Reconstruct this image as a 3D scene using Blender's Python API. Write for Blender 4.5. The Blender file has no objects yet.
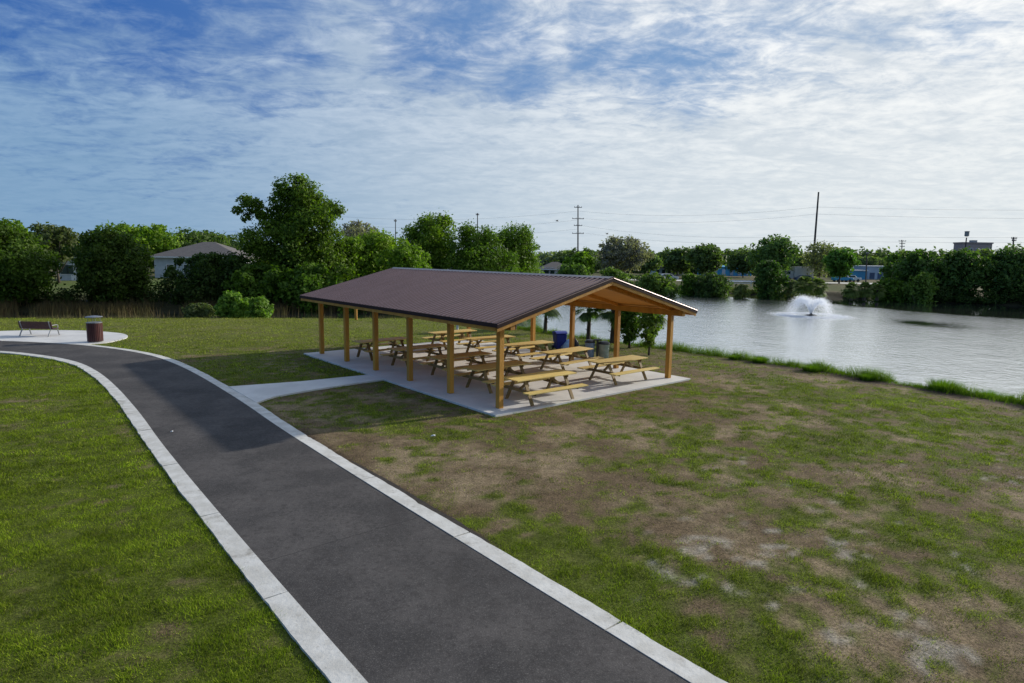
import bpy, math, random
import numpy as np
from mathutils import Vector, Matrix
random.seed(7)
PI = math.pi
scene = bpy.context.scene
col = scene.collection

# ------------------------------------------------------------------ camera
FPX, PITCH, ROLL, CAMZ = 628.5, .13277, .01467, 4.3
_fw = np.array([0, math.cos(PITCH), -math.sin(PITCH)]); _rt = np.array([1., 0, 0]); _up = np.array([0, math.sin(PITCH), math.cos(PITCH)])
CR = _rt*math.cos(ROLL)+_up*math.sin(ROLL); CU = _up*math.cos(ROLL)-_rt*math.sin(ROLL)
def ray(px, py): return _fw*FPX+CR*(px-512)+CU*(341.5-py)
def G(px, py, z=0.):
    d = ray(px, py); t = (z-CAMZ)/d[2]; return Vector((d[0]*t, d[1]*t, z))
def AT(px, py, Y):
    d = ray(px, py); t = Y/d[1]; return Vector((d[0]*t, Y, CAMZ+d[2]*t))
cd = bpy.data.cameras.new('camera'); cam = bpy.data.objects.new('camera', cd); col.objects.link(cam)
cd.sensor_width = 36; cd.lens = FPX/1024*36; cd.clip_end = 6000; cd.clip_start = .1
cam.matrix_world = Matrix(((CR[0], CU[0], -_fw[0], 0), (CR[1], CU[1], -_fw[1], 0), (CR[2], CU[2], -_fw[2], CAMZ), (0, 0, 0, 1)))
scene.camera = cam
scene.view_settings.view_transform = 'Standard'; scene.view_settings.look = 'None'; scene.view_settings.exposure = 0

# pavilion frame: local x = across (towards the lake), local y = along
PO = Vector((-.3287, 17.43, 0)); PA = .69545
VX = Vector((math.cos(PA), math.sin(PA), 0)); UY = Vector((-math.sin(PA), math.cos(PA), 0))
def W(a, c, z=0.): return PO+UY*a+VX*c+Vector((0, 0, z))

# ------------------------------------------------------------------ materials
def nt(name):
    m = bpy.data.materials.new(name); m.use_nodes = True; t = m.node_tree
    return m, t, t.nodes['Principled BSDF']
def node(t, ty, **kw):
    n = t.nodes.new(ty)
    for k, v in kw.items():
        if k in n.inputs: n.inputs[k].default_value = v
        else: setattr(n, k, v)
    return n
def mixc(t, fac, a, b, mode='MIX'):
    n = t.nodes.new('ShaderNodeMix'); n.data_type = 'RGBA'; n.blend_type = mode
    for s, v in ((0, fac), (6, a), (7, b)):
        if isinstance(v, bpy.types.NodeSocket): t.links.new(v, n.inputs[s])
        else: n.inputs[s].default_value = v if s == 0 else (*v, 1)
    return n.outputs[2]
def mth(t, op, a, b=None, c=None, clamp=False):
    n = t.nodes.new('ShaderNodeMath'); n.operation = op; n.use_clamp = clamp
    for i, v in enumerate((a, b, c)):
        if v is None: continue
        if isinstance(v, bpy.types.NodeSocket): t.links.new(v, n.inputs[i])
        else: n.inputs[i].default_value = v
    return n.outputs[0]
def ramp(t, v, p0, p1, c0=(0, 0, 0), c1=(1, 1, 1)):
    n = t.nodes.new('ShaderNodeMapRange'); n.interpolation_type = 'SMOOTHSTEP'
    t.links.new(v, n.inputs[0]); n.inputs[1].default_value = p0; n.inputs[2].default_value = p1
    return n.outputs[0]
def coords(t, world=True, scale=(1, 1, 1)):
    g = t.nodes.new('ShaderNodeNewGeometry').outputs['Position'] if world else t.nodes.new('ShaderNodeTexCoord').outputs['Object']
    m = t.nodes.new('ShaderNodeMapping'); m.inputs['Scale'].default_value = scale
    t.links.new(g, m.inputs[0]); return m.outputs[0]
def noise(t, vec, scale, detail=4, rough=.55, dist=0.):
    n = node(t, 'ShaderNodeTexNoise', Scale=scale, Detail=detail, Roughness=rough, Distortion=dist)
    t.links.new(vec, n.inputs['Vector']); return n.outputs['Fac']
def pm(name, c1, c2, scale=6, rough=.7, bump=.0, metal=0., stretch=(1, 1, 1), world=False, fine=None, spec=.5):
    m, t, b = nt(name); v = coords(t, world, stretch)
    f = noise(t, v, scale, 5); c = mixc(t, ramp(t, f, .35, .65), c1, c2)
    f2 = noise(t, v, (fine or scale*7), 3, .7); c = mixc(t, .35, c, mixc(t, f2, (.25, .25, .25), (1, 1, 1)), 'MULTIPLY') if False else mixc(t, mth(t, 'MULTIPLY', f2, .5), c, tuple(x*.62 for x in c1))
    oi = t.nodes.new('ShaderNodeObjectInfo'); rv = mth(t, 'MULTIPLY_ADD', oi.outputs['Random'], .30, .83); cb = t.nodes.new('ShaderNodeCombineXYZ'); [t.links.new(rv, cb.inputs[i]) for i in range(3)]; 
    c = c if world else mixc(t, 1., c, cb.outputs[0], 'MULTIPLY')
    t.links.new(c, b.inputs['Base Color']); b.inputs['Roughness'].default_value = rough; b.inputs['Metallic'].default_value = metal
    b.inputs['Specular IOR Level'].default_value = spec
    if bump:
        bn = node(t, 'ShaderNodeBump', Strength=bump, Distance=.02); t.links.new(f2, bn.inputs['Height']); t.links.new(bn.outputs[0], b.inputs['Normal'])
    return m
def attr_mat(name, rough=.85, transl=0., fine=0., spec=.2, tint=(1, 1, 1)):
    m, t, b = nt(name); a = node(t, 'ShaderNodeVertexColor', layer_name='Col'); c = a.outputs[0]
    if fine:
        v = coords(t, True); f = noise(t, v, fine, 4, .7)
        c = mixc(t, 1., c, mixc(t, ramp(t, f, .25, .75), (.55, .55, .55), (1.4, 1.4, 1.4)), 'MULTIPLY')
    if name == 'leaf': c = mixc(t, 1., c, (1.5, 1.48, 1.4), 'MULTIPLY')
    t.links.new(c, b.inputs['Base Color']); b.inputs['Roughness'].default_value = rough; b.inputs['Specular IOR Level'].default_value = spec
    if transl:
        tr = node(t, 'ShaderNodeBsdfTranslucent'); mx = node(t, 'ShaderNodeMixShader'); mx.inputs[0].default_value = transl
        t.links.new(mixc(t, 1., c, (1.25, 1.5, .5), 'MULTIPLY'), tr.inputs[0])
        t.links.new(b.outputs[0], mx.inputs[1]); t.links.new(tr.outputs[0], mx.inputs[2])
        t.links.new(mx.outputs[0], t.nodes['Material Output'].inputs[0])
    return m
M = {}
M['wood'] = pm('treated_timber', (.56, .275, .034), (.40, .18, .02), 3, .65, .15, stretch=(1, 1, .25))
M['ceiling'] = pm('ceiling_board', (.68, .30, .045), (.54, .22, .03), 2, .6, .1, stretch=(6, .6, 1))
M['table'] = pm('yellow_pine', (.76, .58, .19), (.58, .42, .12), 3, .6, .15, stretch=(.5, 6, 2))
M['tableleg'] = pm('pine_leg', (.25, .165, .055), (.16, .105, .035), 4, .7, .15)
M['roof'] = pm('brown_metal', (.160, .100, .098), (.128, .080, .080), .8, .42, .0, metal=.3, stretch=(.6, 4, 1))
M['rib_highlight'] = pm('brown_metal_rib_highlight', (.46, .31, .32), (.36, .24, .25), .8, .7, .0, metal=.0, spec=.2)  # paler than the panels: highlight along the rib tops painted as colour
M['trim'] = pm('dark_brown_trim', (.05, .03, .028), (.035, .022, .02), 3, .8, spec=.15)
M['ridge'] = pm('ridge_metal', (.22, .19, .19), (.16, .14, .14), 3, .35, metal=.3)
M['concrete'] = pm('concrete', (.66, .65, .62), (.54, .53, .51), .9, .85, .15, world=True, fine=9)
M['kerb'] = pm('kerb_concrete', (.64, .63, .59), (.50, .485, .44), 3.2, .9, .3, world=True, fine=14)
M['maroon'] = pm('maroon_slat', (.085, .02, .02), (.055, .014, .014), 4, .45)
M['steel'] = pm('grey_steel', (.33, .34, .35), (.25, .26, .27), 5, .4, metal=.5)
M['black'] = pm('black_plastic', (.018, .018, .02), (.012, .012, .014), 5, .45)
M['blue'] = pm('blue_plastic', (.010, .03, .30), (.008, .02, .22), 5, .4)
M['lblue'] = pm('light_blue_bag', (.30, .52, .80), (.22, .42, .68), 8, .35)
M['canclear'] = pm('bluegrey_can', (.22, .32, .45), (.16, .24, .36), 6, .4)
M['cangrey'] = pm('grey_green_can', (.33, .40, .34), (.22, .28, .24), 6, .4)
t = M['kerb'].node_tree; b = t.nodes['Principled BSDF']; lk = b.inputs['Base Color'].links[0].from_socket; v = coords(t)
st_ = mth(t, 'MULTIPLY', ramp(t, noise(t, v, 1.5, 6, .7), .56, .70), .6); c = mixc(t, st_, lk, (.17, .15, .115)); c = mixc(t, mth(t, 'MULTIPLY', ramp(t, noise(t, v, 17, 3, .7), .58, .70), .35), c, (.25, .23, .19)); t.links.new(c, b.inputs['Base Color'])
M['soil'] = pm('dark_soil', (.022, .016, .013), (.04, .03, .022), 9, 1., .4, world=True)
M['seam'] = pm('seam', (.03, .028, .028), (.045, .042, .04), 8, .9)
M['white'] = pm('white_paint', (.72, .73, .72), (.62, .63, .63), 3, .6)
M['stucco'] = pm('pale_stucco', (.50, .55, .57), (.42, .47, .50), 1.5, .8)
M['shingle'] = pm('brown_shingle', (.125, .112, .105), (.085, .078, .074), 2, .9, .2, stretch=(1, 1, 6))
M['glass'] = pm('dark_glass', (.02, .05, .05), (.015, .035, .04), 1, .1)
M['bluewall'] = pm('blue_sheet', (.04, .33, .58), (.03, .24, .46), .4, .6)
M['palewall'] = pm('pale_blue_sheet', (.42, .50, .60), (.33, .42, .52), .3, .6)
M['navy'] = pm('navy_door', (.06, .11, .2), (.05, .08, .16), .8, .6)
M['brick'] = pm('brown_brick', (.42, .34, .33), (.36, .29, .28), 3, .9, fine=30)
M['bark'] = pm('bark', (.10, .08, .06), (.05, .04, .03), 5, .95, .5, stretch=(3, 3, .6))
M['barkgrey'] = pm('grey_bark', (.20, .18, .16), (.12, .11, .10), 5, .95, .4)
M['pole'] = pm('pole_wood', (.07, .065, .06), (.05, .045, .045), 4, .9)
M['wire'] = pm('wire_black', (.06, .06, .065), (.05, .05, .05), 4, .6)
M['tyre'] = M['black']
M['leaf'] = attr_mat('leaf', .6, .40, spec=.2)
M['grass'] = attr_mat('grass_blade', .7, .30, spec=.15)
M['reed'] = attr_mat('reed_blade', .8, .2, spec=.1)

# asphalt
m, t, b = nt('asphalt'); v = coords(t)
f1 = noise(t, v, .7, 5, .6); f2 = noise(t, v, 55, 3, .8); f3 = noise(t, v, 4, 4, .6)
c = mixc(t, ramp(t, f1, .35, .65), (.048, .045, .044), (.084, .077, .073))
c = mixc(t, mth(t, 'MULTIPLY', ramp(t, f2, .5, .72), .6), c, (.20, .185, .17))
c = mixc(t, mth(t, 'MULTIPLY', ramp(t, f3, .5, .75), .35), c, (.045, .040, .038))
f4 = noise(t, v, 13, 4, .75); c = mixc(t, mth(t, 'MULTIPLY', ramp(t, f4, .46, .66), .5), c, (.030, .027, .026))
f5 = noise(t, coords(t, True, (.9, .35, 1)), 1.1, 6, .7, 1.2); c = mixc(t, mth(t, 'MULTIPLY', ramp(t, f5, .52, .72), .45), c, (.040, .036, .034))
t.links.new(c, b.inputs['Base Color']); b.inputs['Roughness'].default_value = .9; b.inputs['Specular IOR Level'].default_value = .2
bn = node(t, 'ShaderNodeBump', Strength=.5, Distance=.006); t.links.new(f2, bn.inputs['Height']); t.links.new(bn.outputs[0], b.inputs['Normal']); M['asphalt'] = m
# ground: colours come with the vertices, broken up by fine noise
m, t, b = nt('turf_soil'); v = coords(t); a = node(t, 'ShaderNodeVertexColor', layer_name='Col')
f = noise(t, v, 28, 5, .75); f2 = noise(t, v, 5, 5, .65)
c = mixc(t, 1., a.outputs[0], mixc(t, ramp(t, f, .3, .7), (.5, .5, .5), (1.45, 1.45, 1.45)), 'MULTIPLY')
c = mixc(t, 1., c, mixc(t, ramp(t, f2, .3, .7), (.72, .72, .72), (1.2, 1.2, 1.2)), 'MULTIPLY')
t.links.new(c, b.inputs['Base Color']); b.inputs['Roughness'].default_value = .95; b.inputs['Specular IOR Level'].default_value = .1
bn = node(t, 'ShaderNodeBump', Strength=.7, Distance=.03); t.links.new(f, bn.inputs['Height']); t.links.new(bn.outputs[0], b.inputs['Normal']); M['ground'] = m
# water
m, t, b = nt('lake_water'); v = coords(t, True, (1, 1, 1))
n1 = noise(t, v, 2.2, 4, .6, .5); n2 = noise(t, v, .35, 3, .5); n3 = noise(t, v, 9, 2, .6)
b.inputs['Base Color'].default_value = (.22, .23, .22, 1); b.inputs['Roughness'].default_value = .12; b.inputs['IOR'].default_value = 1.5
b.inputs['Specular IOR Level'].default_value = .8
h = mth(t, 'ADD', mth(t, 'MULTIPLY', n1, .6), mth(t, 'ADD', mth(t, 'MULTIPLY', n2, .6), mth(t, 'MULTIPLY', n3, .18)))
bn = node(t, 'ShaderNodeBump', Distance=.22); ac = node(t, 'ShaderNodeVertexColor', layer_name='Col'); t.links.new(mth(t, 'MULTIPLY_ADD', ac.outputs[0], -.34, .37), bn.inputs['Strength']); t.links.new(mth(t, 'MULTIPLY_ADD', ac.outputs[0], -.13, .15), b.inputs['Roughness']); t.links.new(h, bn.inputs['Height']); t.links.new(bn.outputs[0], b.inputs['Normal']); M['water'] = m
gl = node(t, 'ShaderNodeBsdfGlossy', Roughness=.12); t.links.new(mth(t, 'MULTIPLY_ADD', ac.outputs[0], -.13, .15), gl.inputs['Roughness']); gl.inputs[0].default_value = (.95, .96, .95, 1); t.links.new(bn.outputs[0], gl.inputs['Normal']); mx = node(t, 'ShaderNodeMixShader'); mx.inputs[0].default_value = .92
t.links.new(b.outputs[0], mx.inputs[1]); t.links.new(gl.outputs[0], mx.inputs[2]); t.links.new(mx.outputs[0], t.nodes['Material Output'].inputs[0])
# spray
m, t, b = nt('water_spray'); b.inputs['Base Color'].default_value = (.9, .92, .95, 1); b.inputs['Roughness'].default_value = .6
tr = node(t, 'ShaderNodeBsdfTranslucent'); tr.inputs[0].default_value = (.9, .92, .95, 1); mx = node(t, 'ShaderNodeMixShader'); mx.inputs[0].default_value = .5
t.links.new(b.outputs[0], mx.inputs[1]); t.links.new(tr.outputs[0], mx.inputs[2]); t.links.new(mx.outputs[0], t.nodes['Material Output'].inputs[0]); M['spray'] = m

# ------------------------------------------------------------------ helpers
def tag(o, label=None, cat=None, group=None, kind=None):
    if label: o['label'] = label
    if cat: o['category'] = cat
    if group: o['group'] = group
    if kind: o['kind'] = kind
    return o
def thing(name, label, cat, loc=(0, 0, 0), rz=0., group=None):
    o = bpy.data.objects.new(name, None); col.objects.link(o); o.location = loc; o.rotation_euler = (0, 0, rz); o.empty_display_size = .2
    return tag(o, label, cat, group)
class MB:
    def __init__(s): s.v = []; s.f = []
    def add(s, vs, fs):
        k = len(s.v); s.v += [tuple(p) for p in vs]; s.f += [tuple(i+k for i in f) for f in fs]; return s
    def box(s, c, d, R=None):
        x, y, z = d[0]/2, d[1]/2, d[2]/2
        vs = [Vector(p) for p in ((-x, -y, -z), (x, -y, -z), (x, y, -z), (-x, y, -z), (-x, -y, z), (x, -y, z), (x, y, z), (-x, y, z))]
        if R is not None: vs = [R @ p for p in vs]
        return s.add([p+Vector(c) for p in vs], [(3, 2, 1, 0), (4, 5, 6, 7), (0, 1, 5, 4), (1, 2, 6, 5), (2, 3, 7, 6), (3, 0, 4, 7)])
    def bar(s, p, q, w, h, up=(0, 0, 1)):
        p = Vector(p); q = Vector(q); d = (q-p); L = d.length; d.normalize(); up = Vector(up)
        sd = d.cross(up)
        if sd.length < 1e-4: sd = d.cross(Vector((1, 0, 0)))
        sd.normalize(); u2 = sd.cross(d)
        R = Matrix((d, sd, u2)).transposed()
        return s.box((p+q)/2, (L, w, h), R)
    def tube(s, pts, rad, n=8, cap=True):
        pts = [Vector(p) for p in pts]; rings = []
        for i, p in enumerate(pts):
            d = (pts[min(i+1, len(pts)-1)]-pts[max(i-1, 0)]).normalized()
            a = d.cross(Vector((0, 0, 1)))
            if a.length < .05: a = d.cross(Vector((0, 1, 0)))
            a.normalize(); bb = d.cross(a); r = rad[i] if hasattr(rad, '__len__') else rad
            rings.append([p+(a*math.cos(2*PI*k/n)+bb*math.sin(2*PI*k/n))*r for k in range(n)])
        vs = [p for r in rings for p in r]; fs = []
        for i in range(len(pts)-1):
            for k in range(n): fs.append((i*n+k, i*n+(k+1) % n, (i+1)*n+(k+1) % n, (i+1)*n+k))
        if cap: fs += [tuple(range(n))[::-1], tuple((len(pts)-1)*n+k for k in range(n))]
        return s.add(vs, fs)
    def lathe(s, prof, c=(0, 0, 0), n=20):
        c = Vector(c); vs = []; fs = []
        for r, z in prof:
            for k in range(n): vs.append(c+Vector((r*math.cos(2*PI*k/n), r*math.sin(2*PI*k/n), z)))
        for i in range(len(prof)-1):
            for k in range(n): fs.append((i*n+k, i*n+(k+1) % n, (i+1)*n+(k+1) % n, (i+1)*n+k))
        fs += [tuple(range(n))[::-1], tuple((len(prof)-1)*n+k for k in range(n))]
        return s.add(vs, fs)
    def prism(s, poly, z0, z1):
        n = len(poly)
        vs = [(p[0], p[1], z0) for p in poly]+[(p[0], p[1], z1) for p in poly]
        return s.add(vs, [tuple(range(n))[::-1], tuple(range(n, 2*n))]+[(i, (i+1) % n, n+(i+1) % n, n+i) for i in range(n)])
    def extr(s, prof, y0, y1):   # profile in xz, along y
        n = len(prof); vs = [(p[0], y0, p[1]) for p in prof]+[(p[0], y1, p[1]) for p in prof]
        return s.add(vs, [tuple(range(n)), tuple(range(n, 2*n))[::-1]]+[(i, n+i, n+(i+1) % n, (i+1) % n) for i in range(n)])
    def build(s, name, mat, parent=None, bevel=0., smooth=False):
        me = bpy.data.meshes.new(name); me.from_pydata(s.v, [], s.f); me.update()
        import bmesh
        bm = bmesh.new(); bm.from_mesh(me); bmesh.ops.recalc_face_normals(bm, faces=bm.faces)
        if bevel: bmesh.ops.bevel(bm, geom=[e for e in bm.edges if e.calc_face_angle(0) > .6], offset=bevel, segments=1, affect='EDGES')
        bm.to_mesh(me); bm.free()
        if smooth: me.shade_smooth()
        me.materials.append(mat); o = bpy.data.objects.new(name, me); col.objects.link(o); o.parent = parent; return o
def struct(name, mb, mat, **k): return tag(mb.build(name, mat, **k), kind='structure')
def copy_tree(o, parent=None):
    c = o.copy(); col.objects.link(c); c.parent = parent
    for ch in [x for x in bpy.data.objects if x.parent == o]: copy_tree(ch, c)
    return c
def np_mesh(name, V, nper, mat, C=None, parent=None):
    """V: (N*nper,3) polygons with nper verts each; C: (N,3) colour per face"""
    me = bpy.data.meshes.new(name); n = len(V); N = n//nper
    me.vertices.add(n); me.vertices.foreach_set('co', np.ascontiguousarray(V, dtype=np.float32).ravel())
    me.loops.add(n); me.loops.foreach_set('vertex_index', np.arange(n, dtype=np.int32))
    me.polygons.add(N); me.polygons.foreach_set('loop_start', np.arange(0, n, nper, dtype=np.int32))
    if C is not None:
        a = me.color_attributes.new('Col', 'FLOAT_COLOR', 'POINT')
        cc = np.ones((n, 4), np.float32); cc[:, :3] = np.repeat(C, nper, 0) if len(C) == N else C; a.data.foreach_set('color', cc.ravel())
    me.update(calc_edges=True); me.materials.append(mat); o = bpy.data.objects.new(name, me); col.objects.link(o); o.parent = parent; return o
def vnoise(x, y, s, seed=0):
    x = x/s; y = y/s; xi = np.floor(x).astype(np.int64); yi = np.floor(y).astype(np.int64); fx = x-xi; fy = y-yi
    fx = fx*fx*(3-2*fx); fy = fy*fy*(3-2*fy)
    def h(a, b):
        n = (a*374761393+b*668265263+seed*2147483647) & 0xffffffff; n = ((n ^ (n >> 13))*1274126177) & 0xffffffff
        return ((n ^ (n >> 16)) & 0xffff)/65535.
    return (h(xi, yi)*(1-fx)+h(xi+1, yi)*fx)*(1-fy)+(h(xi, yi+1)*(1-fx)+h(xi+1, yi+1)*fx)*fy
def fbm(x, y, s, seed=0, o=4):
    r = 0; a = .5; tot = 0
    for i in range(o): r = r+a*vnoise(x+i*17.3, y-i*9.1, s/2**i, seed+i); tot += a; a *= .55
    return r/tot
def sst(x, a, b): t_ = np.clip((x-a)/(b-a), 0, 1); return t_*t_*(3-2*t_)
def spline(P, k=8):
    P = [Vector(p) for p in P]; out = []
    for i in range(len(P)-1):
        a, b_, c_, d = P[max(i-1, 0)], P[i], P[i+1], P[min(i+2, len(P)-1)]
        for j in range(k):
            t_ = j/k; out.append(.5*((2*b_)+(c_-a)*t_+(2*a-5*b_+4*c_-d)*t_*t_+(3*b_-a-3*c_+d)*t_**3))
    out.append(P[-1]); return out
def inpoly(x, y, poly):
    r = np.zeros(x.shape, bool); n = len(poly)
    for i in range(n):
        x1, y1 = poly[i][0], poly[i][1]; x2, y2 = poly[(i+1) % n][0], poly[(i+1) % n][1]
        if y1 == y2: continue
        r ^= ((y1 > y) != (y2 > y)) & (x < (x2-x1)*(y-y1)/(y2-y1)+x1)
    return r
def dseg(x, y, P, closed=False):
    d = np.full(x.shape, 1e9); n = len(P)
    for i in range(n if closed else n-1):
        ax, ay = P[i][0], P[i][1]; bx, by = P[(i+1) % n][0], P[(i+1) % n][1]; L = (bx-ax)**2+(by-ay)**2+1e-9
        u = np.clip(((x-ax)*(bx-ax)+(y-ay)*(by-ay))/L, 0, 1); d = np.minimum(d, np.hypot(x-ax-u*(bx-ax), y-ay-u*(by-ay)))
    return d

# ------------------------------------------------------------------ layout of the ground
CTR = [W(a, c-.04) for a, c in ((-34, -6.98), (-20, -6.97), (-9, -6.95), (-3, -6.92), (1.5, -6.85), (5.5, -6.72), (9.5, -6.68), (13, -6.8), (16, -7.2), (18.8, -8.15), (21.3, -9.55), (24.2, -12.0), (29, -17), (44, -33), (60, -50))]
CTR = spline(CTR, 10)
def offs(P, d):
    out = []
    for i, p in enumerate(P):
        t_ = (P[min(i+1, len(P)-1)]-P[max(i-1, 0)]).normalized(); out.append(p+Vector((t_.y, -t_.x, 0))*d)
    return out     # +d = right of travel direction (towards the pavilion)
HW = 1.28; KW = .29
SLAB = [W(a, c) for a, c in ((-.57, -.59), (-.57, 8.4), (12.88, 8.4), (12.88, -.59))]
WALK = [W(a, c) for a, c in ((6.80, -.595), (7.0, -3.0), (7.5, -5.18), (4.70, -5.20), (4.98, -4.85), (5.25, -4.45), (5.5, -3.2), (5.68, -1.6), (5.70, -.595))]
pad_px = [(92, 344.6), (108, 343), (120, 340.6), (127, 338), (127, 335.8), (120, 333.8), (100, 332), (75, 331), (45, 330.8), (10, 331.4), (-25, 332.8), (-60, 335), (-90, 338)]
PAD = [G(x, y) for x, y in pad_px]; PAD = spline(PAD, 4)
padc = sum((p for p in PAD), Vector())/len(PAD)
# close the pad along the path's outer kerb line
kr_far = offs(CTR, HW+KW*.5)
def nearest(P, q): return min(range(len(P)), key=lambda i: (P[i]-q).length)
i0, i1 = nearest(kr_far, PAD[-1]), nearest(kr_far, PAD[0])
PADP = PAD+[kr_far[i] for i in range(i0, i1-1, -1)]
# lake outline
LIP = [G(x, y) for x, y in ((1500, 520), (1250, 452), (1100, 419), (1020, 402.5), (960, 393), (920, 386.5), (840, 373.5), (790, 366), (740, 359), (680, 351), (620, 343), (560, 335), (530, 330), (500, 325), (470, 321), (430, 319), (330, 318), (240, 318), (100, 318), (0, 318), (-150, 315.5), (-420, 309))]
FAR = [G(x, y, -.6) for x, y in ((-500, 301), (-150, 308), (0, 311), (100, 311), (200, 311), (300, 310), (380, 308), (430, 303), (460, 298), (500, 293), (540, 290), (600, 289), (660, 290), (700, 291), (740, 294), (790, 295.5), (830, 297), (870, 299), (900, 301), (950, 303), (1024, 306), (1150, 311), (1300, 318), (1600, 332))]
lp = [(p.x, p.y) for p in spline(LIP, 4)]; fp_ = [(p.x, p.y) for p in spline(FAR, 4)]
LAKE = lp+fp_
def height(x, y):
    d = dseg(x, y, LAKE, True); ins = inpoly(x, y, LAKE)
    dn = dseg(x, y, lp)
    wob = (fbm(x, y, 1.6, 5)-.5)*.5
    # inside the outline the bank drops; -0.6 (the water level) is reached ~0.8 m in on the near side
    near = -.02-1.5*sst(d+wob, 0.05, 1.7)
    farb = -.6-1.0*sst(d, 0., 2.)
    zi = np.where(dn < d+.01, near, farb)
    zo_far = -.6+.62*sst(d+wob, 0., 3.0)
    zo = np.where(dn < d+.01, -.02*np.exp(-d), zo_far)
    z = np.where(ins, zi, zo)
    a = (x-PO.x)*UY.x+(y-PO.y)*UY.y; c_ = (x-PO.x)*VX.x+(y-PO.y)*VX.y
    bumps = (fbm(x, y, 2.5, 11)-.5)*.06+(fbm(x, y, .5, 12, 2)-.5)*.02
    pave = np.minimum(dseg(x, y, [(p.x, p.y) for p in CTR[::3]])-HW-KW, np.where(inpoly(x, y, SLAB), 0, dseg(x, y, SLAB, True)))
    pave = np.minimum(pave, np.where(inpoly(x, y, WALK), 0, dseg(x, y, WALK, True)))
    return z+bumps*sst(pave, .0, 1.2)*np.where(ins, .3, 1)
def gauss(x, y, px, py, sx, sy=None, rot=0.):
    p = G(px, py); dx = x-p.x; dy = y-p.y; sy = sy or sx
    c_, s_ = math.cos(rot), math.sin(rot); return np.exp(-((dx*c_+dy*s_)/sx)**2-((-dx*s_+dy*c_)/sy)**2)
def fields(x, y):
    """returns (green 0..1, sand 0..1, soil 0..1)"""
    a = (x-PO.x)*UY.x+(y-PO.y)*UY.y; c_ = (x-PO.x)*VX.x+(y-PO.y)*VX.y
    left = sst(-c_, 7.4, 8.2)
    g = np.where(left > .5, .88, .38)
    kr = dseg(x, y, [(p.x, p.y) for p in offs(CTR, HW+KW)[::3]])
    g = g+np.where(left < .5, .75*np.exp(-(kr/1.55)**2)*sst(-a, 4.2, 7.0), 0)          # lush strip by the kerb, foreground
    g = g-.25*np.exp(-(kr/.8)**2)*(left < .5)*sst(a, -5.5, -3)*sst(-a, -3.8, -1)
    g = g+.22*gauss(x, y, 880, 425, 6, 3, -.9)+.30*gauss(x, y, 880, 400, 9, 1.2, -1.0)+.2*gauss(x, y, 700, 440, 3.5, 1.5)+.18*gauss(x, y, 900, 520, 2.5)
    g = g+.3*sst(a, 5, 9)*(left < .5)+.15*sst(a, 12, 22)
    g = g+.2*gauss(x, y, 330, 372, 3.5)+.12*gauss(x, y, 360, 405, 2.5)
    g = g-.18*gauss(x, y, 540, 470, 2.5)-.15*gauss(x, y, 600, 430, 3, 2)-.2*gauss(x, y, 720, 375, 4, 1.5)
    g = g-.22*gauss(x, y, 60, 400, 2.5, .9, .2)-.18*gauss(x, y, 100, 500, 1.5, .7)-.3*gauss(x, y, 150, 630, .5, .3)
    n = (fbm(x, y, 2.8, 21)-.5)*.6+(fbm(x, y, .8, 31, 3)-.5)*.95+(fbm(x, y, .26, 71, 2)-.5)*1.3
    g = np.clip(g+n*np.where(left > .5, .75, .95), 0, 1)
    sg = .85*gauss(x, y, 905, 650, 1.1, .8)+.55*gauss(x, y, 800, 580, 2.4, 1.6)+1.15*gauss(x, y, 1010, 483, 1.3, .6, -.6)+.55*gauss(x, y, 700, 575, .8)+.4*gauss(x, y, 900, 560, 2.)+.35*gauss(x, y, 770, 470, 2)+.5*gauss(x, y, 720, 545, 1.0)+.3*gauss(x, y, 960, 455, 2., 1.)
    sn = .5+(fbm(x, y, .42, 41)-.5)*1.1+(fbm(x, y, .14, 43, 3)-.5)*.8
    s = np.clip(sst(sn+np.minimum(sg, 1.1)*.20, .82, 1.0)*np.clip(sg*1.8, 0, 1), 0, 1)*.62
    soil = np.exp(-((kr-.05)/.09)**2)*(left < .5)*sst(a, -7.5, -6)*sst(-a, -2.5, -.5)*sst(fbm(x, y, .8, 51), .3, .5)
    soil = np.maximum(soil, .9*sst(dseg(x, y, lp), 1.5, .4)*sst(fbm(x, y, 1.2, 55), .40, .55)*sst(x, 8, 12))
    g = g*(1-.8*s)*(1-.7*soil)
    return g, s, soil
def axis(lo, hi, fine, a, b, far, mid=None):
    s = [a]
    st = fine
    while s[-1] < b: s.append(s[-1]+fine)
    st = fine
    while s[-1] < hi: st = min(st*1.06, .55) if s[-1] < mid[1] else st*1.18; s.append(s[-1]+st)
    st = fine; r = [a]
    while r[-1] > lo: st = min(st*1.06, .55) if r[-1] > mid[0] else st*1.18; r.append(r[-1]-st)
    return np.array(r[:0:-1]+s)
gx = axis(-3500, 3500, .14, -9, 15, 0, (-60, 60)); gy = axis(-300, 4500, .14, 5, 25, 0, (-5, 105))
XX, YY = np.meshgrid(gx, gy); ZZ = height(XX, YY)
nx, ny = len(gx), len(gy)
Gn, Sn, So = fields(XX, YY)
def lerp3(a, b_, f): return a*(1-f[..., None])+b_*f[..., None]
brown = np.array([.115, .082, .048]); straw = np.array([.21, .160, .098]); greenc = np.array([.078, .095, .016]); sand = np.array([.37, .345, .29]); soilc = np.array([.045, .032, .024])
tone = fbm(XX, YY, 1.1, 61)
C = lerp3(lerp3(brown[None, None]*np.ones(XX.shape+(1,)), straw[None, None], sst(tone, .4, .75)), greenc[None, None], sst(Gn, .25, .75))
C = C*1.15; C = lerp3(C, sand[None, None], Sn); C = lerp3(C, soilc[None, None], So)
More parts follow.
